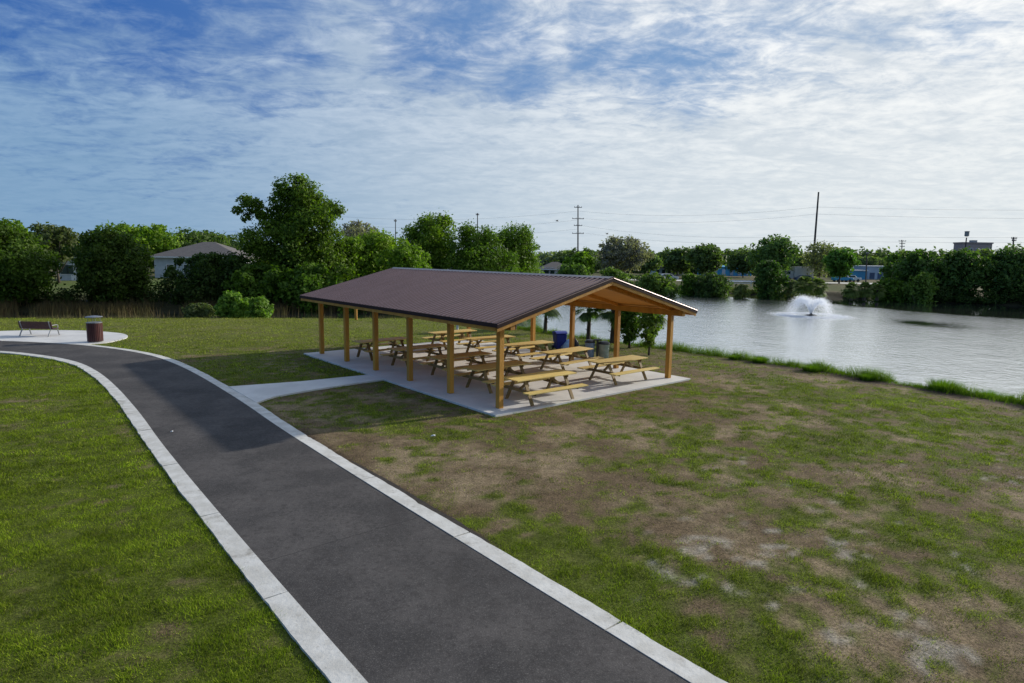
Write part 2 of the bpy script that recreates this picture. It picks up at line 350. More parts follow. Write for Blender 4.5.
# beyond the mown lawn: rougher, darker
ins = inpoly(XX, YY, LAKE); farside = (~ins) & (dseg(XX, YY, lp) > dseg(XX, YY, fp_)+.01)
mix = np.where(farside | ins, 1., 0.)
rough_c = lerp3(np.array([.065, .075, .025])[None, None]*np.ones(XX.shape+(1,)), np.array([.12, .10, .055])[None, None], sst(fbm(XX, YY, 9, 81), .4, .65))
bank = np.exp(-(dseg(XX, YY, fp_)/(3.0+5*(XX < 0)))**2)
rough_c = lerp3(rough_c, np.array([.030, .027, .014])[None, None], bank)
# brighter green lawns round the far houses
rough_c = lerp3(rough_c, np.array([.09, .14, .028])[None, None], .8*np.clip(np.exp(-((XX+50)/26)**2-((YY-88)/22)**2), 0, 1))
C = lerp3(C, rough_c, mix)
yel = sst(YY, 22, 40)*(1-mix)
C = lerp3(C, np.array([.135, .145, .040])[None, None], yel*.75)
me = bpy.data.meshes.new('ground'); V = np.stack([XX, YY, ZZ], -1).reshape(-1, 3)
idx = np.arange(nx*ny).reshape(ny, nx); F = np.stack([idx[:-1, :-1], idx[:-1, 1:], idx[1:, 1:], idx[1:, :-1]], -1).reshape(-1, 4)
me.vertices.add(len(V)); me.vertices.foreach_set('co', V.astype(np.float32).ravel())
me.loops.add(F.size); me.loops.foreach_set('vertex_index', F.astype(np.int32).ravel())
me.polygons.add(len(F)); me.polygons.foreach_set('loop_start', np.arange(0, F.size, 4, dtype=np.int32))
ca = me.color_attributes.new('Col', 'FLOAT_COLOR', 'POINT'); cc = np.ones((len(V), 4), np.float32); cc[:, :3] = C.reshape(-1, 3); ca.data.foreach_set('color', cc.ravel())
me.update(calc_edges=True); me.shade_smooth(); me.materials.append(M['ground'])
go = bpy.data.objects.new('ground', me); col.objects.link(go); tag(go, kind='structure')
def gz(x, y): return float(height(np.array([x*1.]), np.array([y*1.]))[0])

# water
xs = [p[0] for p in LAKE]; ys = [p[1] for p in LAKE]
wx = np.concatenate([[min(xs)-4], np.arange(-70, 90, 1.), [max(xs)+4]]); wy = np.concatenate([[min(ys)-4], np.arange(2, 100, 1.), [max(ys)+4]]); WX, WY = np.meshgrid(wx, wy)
wd_ = 11+15*sst(WX, 30, 52); dfr = dseg(WX, WY, fp_)+(fbm(WX, WY*1.0, 7, 151, 3)-.5)*6; calm = sst(wd_-dfr, -2.5, 3.5)*sst(WX, -20, 10)+.9*sst(-WX, 5, 15)
pc = G(930, 324, -.6); dx_, dy_ = WX-pc.x, WY-pc.y; dv = (G(985, 333, -.6)-G(880, 317, -.6)).normalized()
calm = np.clip(calm+1.1*(.4+.9*fbm(WX, WY, 2.2, 161, 2))*np.exp(-((dx_*dv.x+dy_*dv.y)/3.2)**2-((-dx_*dv.y+dy_*dv.x)/2.2)**2), 0, 1)
nxw = len(wx); nyw = len(wy); iw = np.arange(nxw*nyw).reshape(nyw, nxw); Fw = np.stack([iw[:-1, :-1], iw[:-1, 1:], iw[1:, 1:], iw[1:, :-1]], -1).reshape(-1, 4)
mw = bpy.data.meshes.new('lake_water'); mw.from_pydata([(a, b2, -.6) for a, b2 in zip(WX.ravel(), WY.ravel())], [], Fw.tolist()); aw = mw.color_attributes.new('Col', 'FLOAT_COLOR', 'POINT')
cw = np.ones((nxw*nyw, 4), np.float32); cw[:, :3] = calm.reshape(-1, 1); aw.data.foreach_set('color', cw.ravel()); mw.materials.append(M['water']); ow = bpy.data.objects.new('lake_water', mw); col.objects.link(ow); tag(ow, kind='structure')

# path, kerbs
L_, R_ = offs(CTR, -HW), offs(CTR, HW)
mb = MB(); n = len(CTR)
mb.add([(p.x, p.y, .038) for p in L_]+[(p.x, p.y, .038) for p in CTR]+[(p.x, p.y, .038) for p in R_], [(i, i+1, n+i+1, n+i) for i in range(n-1)]+[(n+i, n+i+1, 2*n+i+1, 2*n+i) for i in range(n-1)])
mb.v = [(x, y, z+(.012 if n <= k < 2*n else 0)) for k, (x, y, z) in enumerate(mb.v)]
for i in range(0): pass
struct('asphalt_path', mb, M['asphalt'])
def kerb(side, name):
    mb = MB(); P = spline(CTR, 4); A = offs(P, side*HW); B = offs(P, side*(HW+KW)); acc = 0; seg = []
    Ls = random.uniform(1.2, 2)
    def flush(seg):
        if len(seg) < 2: return
        wA = [A[i] for i in seg]; wB = [B[i]+(B[i]-A[i]).normalized()*((vnoise(np.array([B[i].x]), np.array([B[i].y]), 1.1, 3)[0]-.5)*.035+(vnoise(np.array([B[i].x]), np.array([B[i].y]), .17, 4)[0]-.5)*.022+max(0, vnoise(np.array([B[i].x]), np.array([B[i].y]), .3, 9)[0]-.8)*-.15) for i in seg]
        if len(seg) > 3:
            d = (wA[1]-wA[0]).normalized()*.016; wA[0] += d; wB[0] += d; wA[-1] -= d; wB[-1] -= d
        k = len(seg); h = .045+random.uniform(-.004, .004)
        vs = [(p.x, p.y, h) for p in wA]+[(p.x, p.y, h-.006) for p in wB]+[(p.x, p.y, -.1) for p in wA]+[(p.x, p.y, -.1) for p in wB]
        fs = [(i, i+1, k+i+1, k+i) for i in range(k-1)]+[(i, i+1, 2*k+i+1, 2*k+i) for i in range(k-1)]+[(k+i, k+i+1, 3*k+i+1, 3*k+i) for i in range(k-1)]+[(0, k, 3*k, 2*k), (k-1, 2*k-1, 4*k-1, 3*k-1)]
        mb.add(vs, fs)
    for i in range(len(P)-1):
        seg.append(i); acc += (P[i+1]-P[i]).length
        if acc > 3.05: seg.append(i+1); flush(seg); seg = []; acc = 0
    flush(seg)
    return struct(name, mb, M['kerb'])
# resample centre line finely first
def resample(P, st):
    out = [P[0]]; 
    for i in range(len(P)-1):
        k = max(1, int((P[i+1]-P[i]).length/st))
        for j in range(1, k+1): out.append(P[i].lerp(P[i+1], j/k))
    return out
_C = CTR; CTR = resample(CTR, .4)
kerb(-1, 'path_edge_left'); kerb(1, 'path_edge_right'); CTR = _C
# saw-cut seams across the asphalt
mb = MB()
for k_, q in enumerate((G(352, 546),)):
    i = nearest(CTR, q); p = CTR[i]; t_ = (CTR[i+1]-CTR[i-1]).normalized(); s_ = Vector((t_.y, -t_.x, 0))
    pts = [p+s_*(HW*j/12)+t_*random.uniform(-.006, .006)+Vector((0, 0, .038+.012*(1-abs(j)/12))) for j in range(-12, 13)]
    for j in range(24): mb.bar(pts[j], pts[j+1], .010, .003)
struct('asphalt_seam', mb, M['seam'])

# eroded dark gap along the right-hand path edge
mb = MB(); PP = resample(offs(CTR, HW+KW+.045), .15); PP = [p for p in PP if -6.6 < (p-PO).dot(UY) < -1.6]; A_ = []; B_ = []
for i, p in enumerate(PP):
    w_ = .02+.075*float(fbm(np.array([p.x]), np.array([p.y]), .7, 201)[0])*min(1, i/6, (len(PP)-1-i)/6); d_ = (PP[min(i+1, len(PP)-1)]-PP[max(i-1, 0)]).normalized(); s_ = Vector((d_.y, -d_.x, 0)); A_.append(p-s_*w_); B_.append(p+s_*w_)
n = len(PP); mb.add([(p.x, p.y, .030) for p in A_]+[(p.x, p.y, .030) for p in B_], [(i, i+1, n+i+1, n+i) for i in range(n-1)]); struct('soil_gap', mb, M['soil'])
# slab, walk, pad
mb = MB()
for i in range(5):       # slab cast in bays with joints
    a0, a1 = -.57+i*2.69, -.57+(i+1)*2.69
    for c0, c1 in ((-.59, 3.90), (3.908, 8.40)):
        P = [W(a0+.004, c0), W(a0+.004, c1), W(a1-.004, c1), W(a1-.004, c0)]; mb.prism([(p.x, p.y) for p in P], -.1, .06)
struct('concrete_slab', mb, M['concrete'], bevel=.008)
mb = MB(); mb.prism([(p.x, p.y) for p in WALK], -.1, .05); struct('concrete_walkway', mb, M['concrete'])
mb = MB(); mb.prism([(p.x, p.y) for p in PADP], -.1, .040); struct('bench_pad', mb, M['concrete'])

# ------------------------------------------------------------------ pavilion
pav = thing('picnic_pavilion', 'open timber picnic pavilion with brown ribbed metal gable roof on concrete slab', 'pavilion', PO+Vector((0, 0, 0)), PA)
SP, WD = 2.4626, 7.814; EV, RZ = 2.53, 3.716; ES, EG = .634, .627; XR = WD/2; Y0, Y1 = -EG, 5*SP+EG
sl = (RZ-EV)/(XR+ES)
def zt(x): return RZ-sl*abs(x-XR)
for i in range(6):
    for x in (0, WD):
        b_ = MB(); y = i*SP; b_.box((x, y, (.06+2.34)/2), (.165, .165, 2.28)); b_.build('post', M['wood'], pav, bevel=.008)
for x in (0, WD):
    b_ = MB(); b_.box((x, (Y0+Y1)/2, 2.34+.10), (.16, Y1-Y0-.16, .20)); b_.build('eave_beam', M['wood'], pav)
for i in range(6):
    y = i*SP
    for sgn in (-1, 1):
        b_ = MB(); xe = XR+sgn*(XR+ES-.08); p0, p1 = XR, xe
        prof = [(p0, zt(p0)-.095), (p1, zt(p1)-.095), (p1, zt(p1)-.20), (p0, zt(p0)-.26)]
        if sgn < 0: prof = prof[::-1]
        b_.extr(prof, y-.045, y+.045); b_.build('rafter', M['ceiling'], pav)
for sgn in (-1, 1):
    xe = XR+sgn*(XR+ES)
    def prof(t0, t1, xa, xb): return [(xa, zt(xa)-t0), (xb, zt(xb)-t0), (xb, zt(xb)-t1), (xa, zt(xa)-t1)]
    b_ = MB(); b_.extr(prof(.052, .092, XR, xe-sgn*.06), Y0+.05, Y1-.05); b_.build('ceiling', M['ceiling'], pav)
    b_ = MB(); b_.extr(prof(.0, .05, XR, xe), Y0-.01, Y1+.01)
    nrib = 62; st = (Y1-Y0)/nrib
    for k in range(nrib+1):
        y = Y0+k*st; r = [(y-.046, 0), (y-.022, .042), (y+.022, .042), (y+.046, 0)]
        vs = [(XR+sgn*.02, q[0], zt(XR+sgn*.02)+q[1]-.001) for q in r]+[(xe, q[0], EV+q[1]-.001) for q in r]
        b_.add(vs, [(0, 1, 5, 4), (1, 2, 6, 5), (2, 3, 7, 6), (4, 5, 6, 7)])
    ro = b_.build('metal_roof', M['roof'], pav); ro.data.materials.append(M['rib_highlight'])
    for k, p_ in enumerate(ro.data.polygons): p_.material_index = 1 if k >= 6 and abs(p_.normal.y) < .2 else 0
    for y in (Y0, Y1):
        s2 = -1 if y == Y0 else 1
        ya, yb = sorted((y+s2*.012, y+s2*.035))
        b_ = MB(); b_.extr(prof(-.045, .105, XR, xe), ya, yb); b_.build('rake_trim', M['trim'], pav)
        ya, yb = sorted((y-s2*.045, y+s2*.008))
        b_ = MB(); b_.extr(prof(.055, .205, XR, xe-sgn*.02), ya, yb); b_.build('rake_board', M['wood'], pav)
    b_ = MB(); xa, xb = sorted((xe+sgn*.002, xe+sgn*.022)); b_.box(((xa+xb)/2, (Y0+Y1)/2, EV-.025), (xb-xa, Y1-Y0+.06, .11)); b_.build('eave_trim', M['trim'], pav)
    b_ = MB(); xa, xb = sorted((xe-sgn*.045, xe-sgn*.004)); b_.box(((xa+xb)/2, (Y0+Y1)/2, EV-.12), (xb-xa, Y1-Y0-.1, .12)); b_.build('fascia_board', M['wood'], pav)
b_ = MB(); b_.extr([(XR-.16, zt(XR-.16)+.036), (XR, RZ+.05), (XR+.16, zt(XR+.16)+.036), (XR, RZ+.03)], Y0-.03, Y1+.03); b_.build('ridge_cap', M['ridge'], pav)

# ------------------------------------------------------------------ picnic tables
def make_table():
    r = thing('picnic_table', 'x', 'picnic table')
    L = 2.36; b_ = MB()
    for k in range(5): b_.box((0, (k-2)*.148, .745), (L+random.uniform(-.01, .01), .140, .038))
    b_.build('tabletop', M['table'], r, bevel=.005)
    for s in (-1, 1):
        b_ = MB()
        for k in (0, 1): b_.box((0, s*(.665+k*.145), .445), (L+random.uniform(-.01, .01), .137, .038))
        b_.build('seat', M['table'], r, bevel=.005)
    for sx in (-1, 1):
        x = sx*(L/2-.36)
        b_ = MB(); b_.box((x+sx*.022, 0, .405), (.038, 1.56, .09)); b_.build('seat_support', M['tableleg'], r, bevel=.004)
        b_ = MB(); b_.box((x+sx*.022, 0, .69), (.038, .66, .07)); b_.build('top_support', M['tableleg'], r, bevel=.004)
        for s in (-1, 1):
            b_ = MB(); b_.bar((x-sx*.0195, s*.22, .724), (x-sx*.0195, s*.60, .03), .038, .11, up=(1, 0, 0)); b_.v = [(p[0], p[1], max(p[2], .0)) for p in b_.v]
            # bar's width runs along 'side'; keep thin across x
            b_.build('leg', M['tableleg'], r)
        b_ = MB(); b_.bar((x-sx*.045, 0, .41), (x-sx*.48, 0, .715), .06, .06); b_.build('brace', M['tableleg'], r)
    return r
tb = make_table()
spots = [(.12, 1.65, 'nearest picnic table, behind the corner post at the near gable end'),
         (.72, 5.92, 'sunlit picnic table at the lakeward corner of the near gable end'),
         (2.2, 1.68, 'shaded picnic table second from the near gable on the path side'),
         (3.32, 5.95, 'sunlit picnic table with the grey bins just behind it'),
         (4.65, 1.9, 'shaded picnic table in the middle of the path-side row'),
         (5.66, 5.98, 'sunlit picnic table in the middle of the lakeward row'),
         (7.25, 1.75, 'shaded picnic table fourth from the near gable on the path side'),
         (8.05, 5.85, 'sunlit picnic table fourth along the lakeward row'),
         (9.9, 1.6, 'dark shaded picnic table at the far left corner of the slab'),
         (10.75, 5.75, 'sunlit picnic table farthest from the camera in the lakeward row')]
for i, (a, c_, lab) in enumerate(spots):
    o = tb if i == 0 else copy_tree(tb)
    o['label'] = lab; o['group'] = 'picnic tables under the pavilion'
    o.location = W(a, c_, .062); o.rotation_euler = (0, 0, PA+random.uniform(-.06, .06)+(.07 if i == 3 else 0))

# ------------------------------------------------------------------ bench and bins
bp0, bp1 = G(19, 336.5), G(54, 337.2); bc = (bp0+bp1)/2; bl = 1.72
bd = (bp1-bp0).normalized(); brz = math.atan2(bd.y, bd.x)
be = thing('park_bench', 'maroon slatted park bench with grey curved metal ends facing the water', 'bench', bc+Vector((0, 0, .04)), brz)
b_ = MB()
for k in range(5): b_.box((0, .10+k*.085, .37-.012*math.sin(k/4*PI)), (bl, .075, .03))
b_.build('seat', M['maroon'], be, bevel=.006)
b_ = MB()
for k in range(6): b_.box((0, .03-k*.016, .40+k*.062), (bl, .03, .056))
b_.build('backrest', M['maroon'], be, bevel=.005)
for s in (-1, 1):
    x = s*(bl/2-.12); b_ = MB()
    b_.tube(spline([(x, -.16, 0), (x, -.06, .17), (x, .04, .35), (x, -.02, .54), (x, -.08, .75)], 5), .028, 8)
    b_.tube(spline([(x, .58, 0), (x, .53, .17), (x, .46, .34), (x, .30, .33), (x, .05, .35)], 5), .026, 8)
    b_.tube(spline([(x, .48, .35), (x, .52, .50), (x, .38, .54), (x, .02, .52)], 5), .022, 8)
    b_.build('end_frame', M['steel'], be, smooth=True)
q = G(95.6, 342.6)
bn_ = thing('litter_bin', 'round maroon slatted litter bin with flat grey lid beside the path', 'litter bin', (q.x, q.y, .04)); bn_.scale = (.84, .84, .95)
b_ = MB(); b_.lathe([(.33, .05), (.33, .93), (.31, .93), (.31, .06)], n=24); b_.build('liner', M['black'], bn_)
b_ = MB()
for k in range(26):
    a = 2*PI*k/26; b_.box((.375*math.cos(a), .375*math.sin(a), .50), (.03, .072, .92), Matrix.Rotation(a, 3, 'Z'))
b_.build('slat_ring', M['maroon'], bn_, bevel=.005)
b_ = MB(); b_.lathe([(.36, .96), (.395, .955), (.395, .985), (.34, .99)], n=28); b_.build('rim', M['steel'], bn_)
for k in range(4):
    a = PI/4+k*PI/2; b_ = MB(); b_.tube([(.3*math.cos(a), .3*math.sin(a), .97), (.3*math.cos(a), .3*math.sin(a), 1.24)], .015, 6); b_.build('lid_post', M['steel'], bn_)
b_ = MB(); b_.lathe([(.42, 1.235), (.43, 1.25), (.40, 1.27), (.15, 1.31), (.02, 1.315)], n=28); b_.build('lid', M['steel'], bn_, smooth=False)
b_ = MB(); b_.lathe([(.30, 0.), (.30, .045), (.26, .05)], n=20); b_.build('base', M['steel'], bn_)

def can(px, py, mat, label, r, h, name='rubbish_bin'):
    q = G(px, py); o = thing(name, label, 'bin', (q.x, q.y, gz(q.x, q.y)))
    b_ = MB(); b_.lathe([(r*.82, 0), (r*.86, .03), (r, h*.93), (r*1.06, h*.93), (r*1.06, h*.97), (r*.9, h)], n=20); b_.build('body', mat, o)
    for k in range(0): pass
    b_ = MB(); b_.lathe([(r*1.12, h*.985), (r*1.12, h*1.04), (r*.8, h*1.13), (r*.2, h*1.17)], n=20); b_.build('lid', M['black'], o)
    for s in (-1, 1):
        b_ = MB(); b_.tube(spline([(s*r, -.05, h*.8), (s*(r+.06), -.04, h*.78), (s*(r+.06), .04, h*.78), (s*r, .05, h*.8)], 4), .012, 6); b_.build('handle', M['black'], o)
    return o
can(589.5, 359, M['canclear'], 'blue-grey rubbish bin with black lid, left of the pair behind the slab', .21, .74)
can(603.5, 359.5, M['cangrey'], 'pale grey-green rubbish bin with black lid, right of the pair behind the slab', .24, .70)
# dark stand between the two bins
q = G(597, 359.5); o = thing('bin_stand', 'dark post stand between the two rubbish bins', 'post', (q.x, q.y, gz(q.x, q.y)))
MB().box((0, 0, .42), (.09, .09, .84)).build('post', M['black'], o); MB().box((0, 0, .86), (.3, .2, .05)).build('shelf', M['black'], o)
q = G(559.5, 349.5); o = thing('wheeled_bin', 'dark blue plastic wheeled bin with rounded lid on the grass behind the pavilion', 'bin', (q.x, q.y, gz(q.x, q.y)), .3)
b_ = MB(); b_.add([(-.25, -.25, .05), (.25, -.25, .05), (.25, .25, .05), (-.25, .25, .05), (-.31, -.31, .86), (.31, -.31, .86), (.31, .33, .86), (-.31, .33, .86)], [(3, 2, 1, 0), (4, 5, 6, 7), (0, 1, 5, 4), (1, 2, 6, 5), (2, 3, 7, 6), (3, 0, 4, 7)]); b_.build('body', M['blue'], o, bevel=.03)
b_ = MB(); vs = []
prof = [(-.34, .865), (-.34, .90), (-.2, .98), (.0, 1.01), (.2, .98), (.36, .90), (.36, .865)]
n = len(prof); b_.add([(-.33, p[0], p[1]) for p in prof]+[(.33, p[0], p[1]) for p in prof], [tuple(range(n)), tuple(range(n, 2*n))[::-1]]+[(i, (i+1) % n, n+(i+1) % n, n+i) for i in range(n)]); b_.build('lid', M['blue'], o, bevel=.01)
for s in (-1, 1): b_ = MB(); b_.tube([(s*.27, .27, .11), (s*.33, .27, .11)], .11, 14); b_.build('wheel', M['tyre'], o)
b_ = MB(); b_.tube([(-.26, .40, .84), (.26, .40, .84)], .018, 8); b_.bar((-.2, .32, .82), (-.2, .41, .84), .03, .03); b_.bar((.2, .32, .82), (.2, .41, .84), .03, .03); b_.build('handle', M['black'], o); o.scale = (.88, .88, .88)
def bag(px, py, mat, label, w, h, lean=0.):
    q = G(px, py); b_ = MB(); n = 18; pr = [(.18, 0), (.45, .05), (.5, .25), (.44, .5), (.28, .75), (.10, .88), (.06, .92), (.12, 1.0)]
    b_.lathe([(r*w, z*h) for r, z in pr], n=n)
    b_.v = [(x*(1+.16*math.sin(7*math.atan2(y, x)+z*9))+lean*z, y*(1+.14*math.cos(5*math.atan2(y, x)+z*14)), z) for x, y, z in b_.v]
    o = b_.build('rubbish_bag', mat, smooth=True); o.location = (q.x, q.y, gz(q.x, q.y)-.01); o.rotation_euler = (0, 0, .4)
    return tag(o, label, 'bag')
bag(565.5, 350.3, M['lblue'], 'light blue full bag leaning against the blue wheeled bin', .55, .62, .5)
bag(576.5, 348.5, M['black'], 'small black bag on the grass just right of the lakeward post', .35, .55, -.2)
q = G(457.5, 331); o = thing('marker_post', 'slim white marker post on the grass beyond the pavilion', 'post', (q.x, q.y, gz(q.x, q.y)))
MB().tube([(0, 0, 0), (0, 0, 1.15)], .065, 12).build('post', M['white'], o); b_ = MB(); b_.lathe([(.08, 1.15), (.08, 1.19), (.03, 1.24)], n=12); b_.build('cap', M['white'], o)
q = G(356, 320); b_ = MB(); b_.box((0, 0, .35), (.16, .16, .9)); b_.box((0, 0, .82), (.19, .19, .05)); o = b_.build('wooden_post', M['wood'], bevel=.01); o.location = (q.x, q.y, gz(q.x, q.y)); tag(o, 'short wooden post at the far edge of the lawn before the reeds', 'post')

for px, py, lab, r_ in ((433, 438, 'small white paper scrap on the grass in front of the slab', .06), (172, 434, 'small white scrap lying on the asphalt path', .03)):
    q = G(px, py); b_ = MB(); b_.add([(-r_, -r_*.6, .0), (r_, -r_*.5, .01), (r_*.8, r_*.7, .02), (-r_*.7, r_*.6, .005), (0, 0, .035)], [(0, 1, 4), (1, 2, 4), (2, 3, 4), (3, 0, 4)]); o = b_.build('paper_scrap', M['white']); o.location = (q.x, q.y, .052); tag(o, lab, 'litter')
# ------------------------------------------------------------------ vegetation
rng = np.random.default_rng(3)
def leaves(lobes, n, size, cols, rs, flat=.85, inner=.25, droop=0.):
    """leaf cards scattered on and in a set of lobes (x,y,z,rx,rz)"""
    lob = np.array(lobes, float); w = lob[:, 3]**2; w /= w.sum(); k = rs.choice(len(lob), n, p=w); L = lob[k]
    d = rs.normal(size=(n, 3)); d /= np.linalg.norm(d, axis=1)[:, None]
    # clumped radius
    r = np.where(rs.random(n) < inner, rs.random(n)**.5*.85, 1+rs.normal(size=n)*.15)
    # sub-clumping: pull directions to cluster centres
    nc = 16; cdir = rs.normal(size=(len(lob), nc, 3)); cdir /= np.linalg.norm(cdir, axis=2)[:, :, None]
    pick = rs.integers(0, nc, n); cdv = cdir[k, pick]; cl = rs.random(n) < .70
    d = np.where(cl[:, None], cdv+d*.36, d); d /= np.linalg.norm(d, axis=1)[:, None]
    r = np.where(cl, r*(1.03+.16*((pick*7+k*3) % 5-2)/2), r*.93)
    P = L[:, :3]+d*r[:, None]*np.stack([L[:, 3], L[:, 3], L[:, 4]], 1)
    keep = P[:, 2] > .03; P = P[keep]; d = d[keep]; pick = pick[keep]; k = k[keep]; n = len(P)
    nrm = d+rs.normal(size=(n, 3))*.8+np.array([0, 0, .35]); nrm /= np.linalg.norm(nrm, axis=1)[:, None]
    t1 = np.cross(nrm, rs.normal(size=(n, 3))); t1 /= np.linalg.norm(t1, axis=1)[:, None]; t2 = np.cross(nrm, t1)
    s = size*(.55+.9*rs.random(n))[:, None]
    V = np.stack([P-t1*s, P+t2*s*.55+nrm*s*.12, P+t1*s, P-t2*s*.55+nrm*s*.12], 1).reshape(-1, 3)
    f = rs.random(n)*.5+(((pick*13+k*5) % 7)/6)*.5; c = np.array(cols[0])*(1-f[:, None])+np.array(cols[1])*f[:, None]
    c = c*(.75+.5*rs.random(n))[:, None]
    return V, c
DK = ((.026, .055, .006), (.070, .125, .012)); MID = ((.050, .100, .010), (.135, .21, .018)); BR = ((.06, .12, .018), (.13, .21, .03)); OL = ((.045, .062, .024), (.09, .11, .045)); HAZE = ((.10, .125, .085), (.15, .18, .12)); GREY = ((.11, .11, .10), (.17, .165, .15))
def gen_lobes(w, h, rs, base=.12, n=14, shape='round'):
    """w: full width, h: total height; lobes sit against an ovoid hull, with a few sticking out"""
    L = []; zc_ = h*(base+(1-base)*.48); rz0 = h*(1-base)*.52; R0 = w/2; n = int(n*1.7)
    for i in range(n):
        cz = -1+2*(i+.5)/n; a = i*2.39996+rs.uniform(-.4, .4); cr = math.sqrt(max(0, 1-cz*cz))
        if cz < 0 and shape == 'bush': cr = max(cr, .93+.35*cz)
        rad = rs.uniform(.11, .27)*min(w, h*1.2); k = rs.uniform(.72, 1.14)
        ro = max(R0*cr*k-rad*.8, 0); z = zc_+rz0*cz*k*(1-.7*rad/rz0/2); z = min(max(z, h*base+rad*.4), h-rad*.8)
        L.append((math.cos(a)*ro, math.sin(a)*ro, z, rad, rad*rs.uniform(.7, .9)))
    L.append((0, 0, zc_, w*.30, rz0*.62))
    for q_ in range(9):
        a = rs.random()*2*PI; cz = rs.uniform(-.1, .95); cr = math.sqrt(1-cz*cz); r_ = rs.uniform(.05, .09)*min(w, h*1.2); L.append((math.cos(a)*(R0*cr*1.04), math.sin(a)*(R0*cr*1.04), zc_+rz0*cz*1.0, r_, r_*.8))
    for q_ in range(3):
        a = rs.random()*2*PI; L.append((math.cos(a)*w*.2, math.sin(a)*w*.2, h*rs.uniform(.84, .92), w*.10, h*.07))
    return L
def trunk_mb(h, r, w, rs, lobes, limbs=5):
    b_ = MB(); x = 0; y = 0; pts = [(0, 0, -.3)]; rad = [r*1.25]
    for i in range(1, 6): x += rs.normal()*r*.5; y += rs.normal()*r*.5; pts.append((x, y, h*.75*i/5)); rad.append(r*(1-.16*i))
    b_.tube(pts, rad, 8)
    for j in range(limbs):
        l = lobes[int(rs.integers(0, len(lobes)))]; i = int(rs.integers(1, 4)); s = Vector(pts[i]); e = Vector(l[:3]); mid = (s+e)/2+Vector((0, 0, -.05*h))
        b_.tube([s, mid, e], [rad[i]*.6, rad[i]*.4, rad[i]*.12], 6)
    return b_
tcount = 0
def tree(name, label, cat, x0, x1, ytop, Y, cols, n, size, base=.12, shape='round', z0=None, lobes=None, bark='bark', group=None, inner=.25, nl=14):
    global tcount; tcount += 1
    rs = np.random.default_rng(100+tcount)
    xc = (x0+x1)/2; p = AT(xc, 270, Y); w = abs(AT(x1, 270, Y).x-AT(x0, 270, Y).x); zb = gz(p.x, Y) if z0 is None else z0
    h = AT(xc, ytop, Y).z-zb
    o = thing(name, label, cat, (p.x, Y, zb), group=group)
    L = lobes(w, h) if lobes else gen_lobes(w, h, rs, base, nl, shape)
    if not lobes:
        ex = max(abs(l[0])+l[3] for l in L); ez = max(l[2]+l[4] for l in L); L = [(l[0]*w*.485/ex, l[1]*w*.485/ex, l[2]*h*.98/ez, l[3]*w*.485/ex, l[4]*h*.98/ez) for l in L]
    V, C_ = leaves(L, n, size, cols, rs, inner=inner)
    np_mesh('foliage' if cat in ('shrub', 'bush') else 'crown', V, 4, M['leaf'], C_, o)
    tm = trunk_mb(h*(.9 if shape != 'bush' else .6), max(.05, h*.022), w, rs, L, 6)
    tm.build('stem' if cat in ('shrub', 'bush') else 'trunk', M[bark], o, smooth=True)
    return o
def big_lobes(w, h):
    # silhouette of the tall tree: (u across -.5...5, v height 0..1, radius as share of width)
    S = [(.02, .90, .13), (.13, .84, .13), (-.06, .80, .12), (.22, .74, .14), (.06, .72, .17), (-.12, .66, .13), (.33, .66, .09), (.40, .74, .06), (-.38, .80, .065), (-.30, .76, .07), (-.24, .70, .07), (-.42, .72, .04), (-.36, .665, .04), (.16, .56, .18), (-.08, .52, .17), (.30, .50, .13), (-.22, .46, .13), (.05, .38, .2), (.28, .34, .16), (-.22, .30, .17), (.42, .40, .09), (.1, .2, .2), (-.30, .18, .14), (.36, .2, .14), (-.05, .12, .2)]
    rs = random.Random(5); L = []
    for u, v_, r in S: L.append((u*w, rs.uniform(-.16, .16)*w*(1 if r > .08 else .3), v_*h, r*w, r*w*.82))
    return L
D = 'tree'
tree('broadleaf_tree', 'tallest tree left of the pavilion, dark broad crown with a lobe jutting left', D, 232, 350, 176, 60, ((.020, .046, .005), (.095, .150, .012)), 60000, .13, lobes=big_lobes, inner=.3)
tree('broadleaf_tree', 'large dark tree cut by the left edge of the picture', D, -50, 57, 221, 53, ((.016, .036, .004), (.060, .105, .009)), 32000, .135, base=.0, shape='bush', nl=20)
tree('broadleaf_tree', 'round dark green tree by the channel behind the litter bin', D, 70, 151, 229, 55, ((.016, .034, .004), (.050, .082, .010)), 32000, .135, base=.0, shape='bush', nl=20)
tree('broadleaf_tree', 'grey-green tree rising between the two dark left-hand trees', D, 34, 82, 224, 85, OL, 6000, .25, base=.42)
tree('broadleaf_tree', 'far green tree showing left of the one between the dark trees', D, -10, 40, 218, 100, MID, 4000, .3, base=.1)
tree('oak_tree', 'far spreading tree behind the left house, over its chimney end', D, 96, 194, 222, 135, MID, 7000, .38, base=.1)
tree('oak_tree', 'far spreading tree behind the right half of the left house', D, 160, 246, 229, 140, ((.035, .065, .018), (.08, .12, .03)), 6000, .38, base=.1)
tree('broadleaf_tree', 'low dark tree between the white house and the tallest tree', D, 172, 264, 251, 58, ((.016, .034, .006), (.036, .065, .010)), 16000, .15, base=0, shape='bush')
tree('broadleaf_tree', 'dark low tree under the tallest tree, left side', D, 225, 300, 262, 56.5, DK, 9000, .18, base=0, shape='bush')
tree('broadleaf_tree', 'dark low tree just left of the pavilion roof corner', D, 278, 345, 262, 55.5, DK, 9000, .18, base=0, shape='bush')
tree('broadleaf_tree', 'yellow-green tree just right of the tallest tree', D, 318, 380, 236, 63, MID, 13000, .15, base=0)
tree('broadleaf_tree', 'bright olive tree behind the far end of the pavilion roof', D, 346, 412, 230, 66, ((.06, .11, .010), (.15, .22, .02)), 14000, .15, base=0)
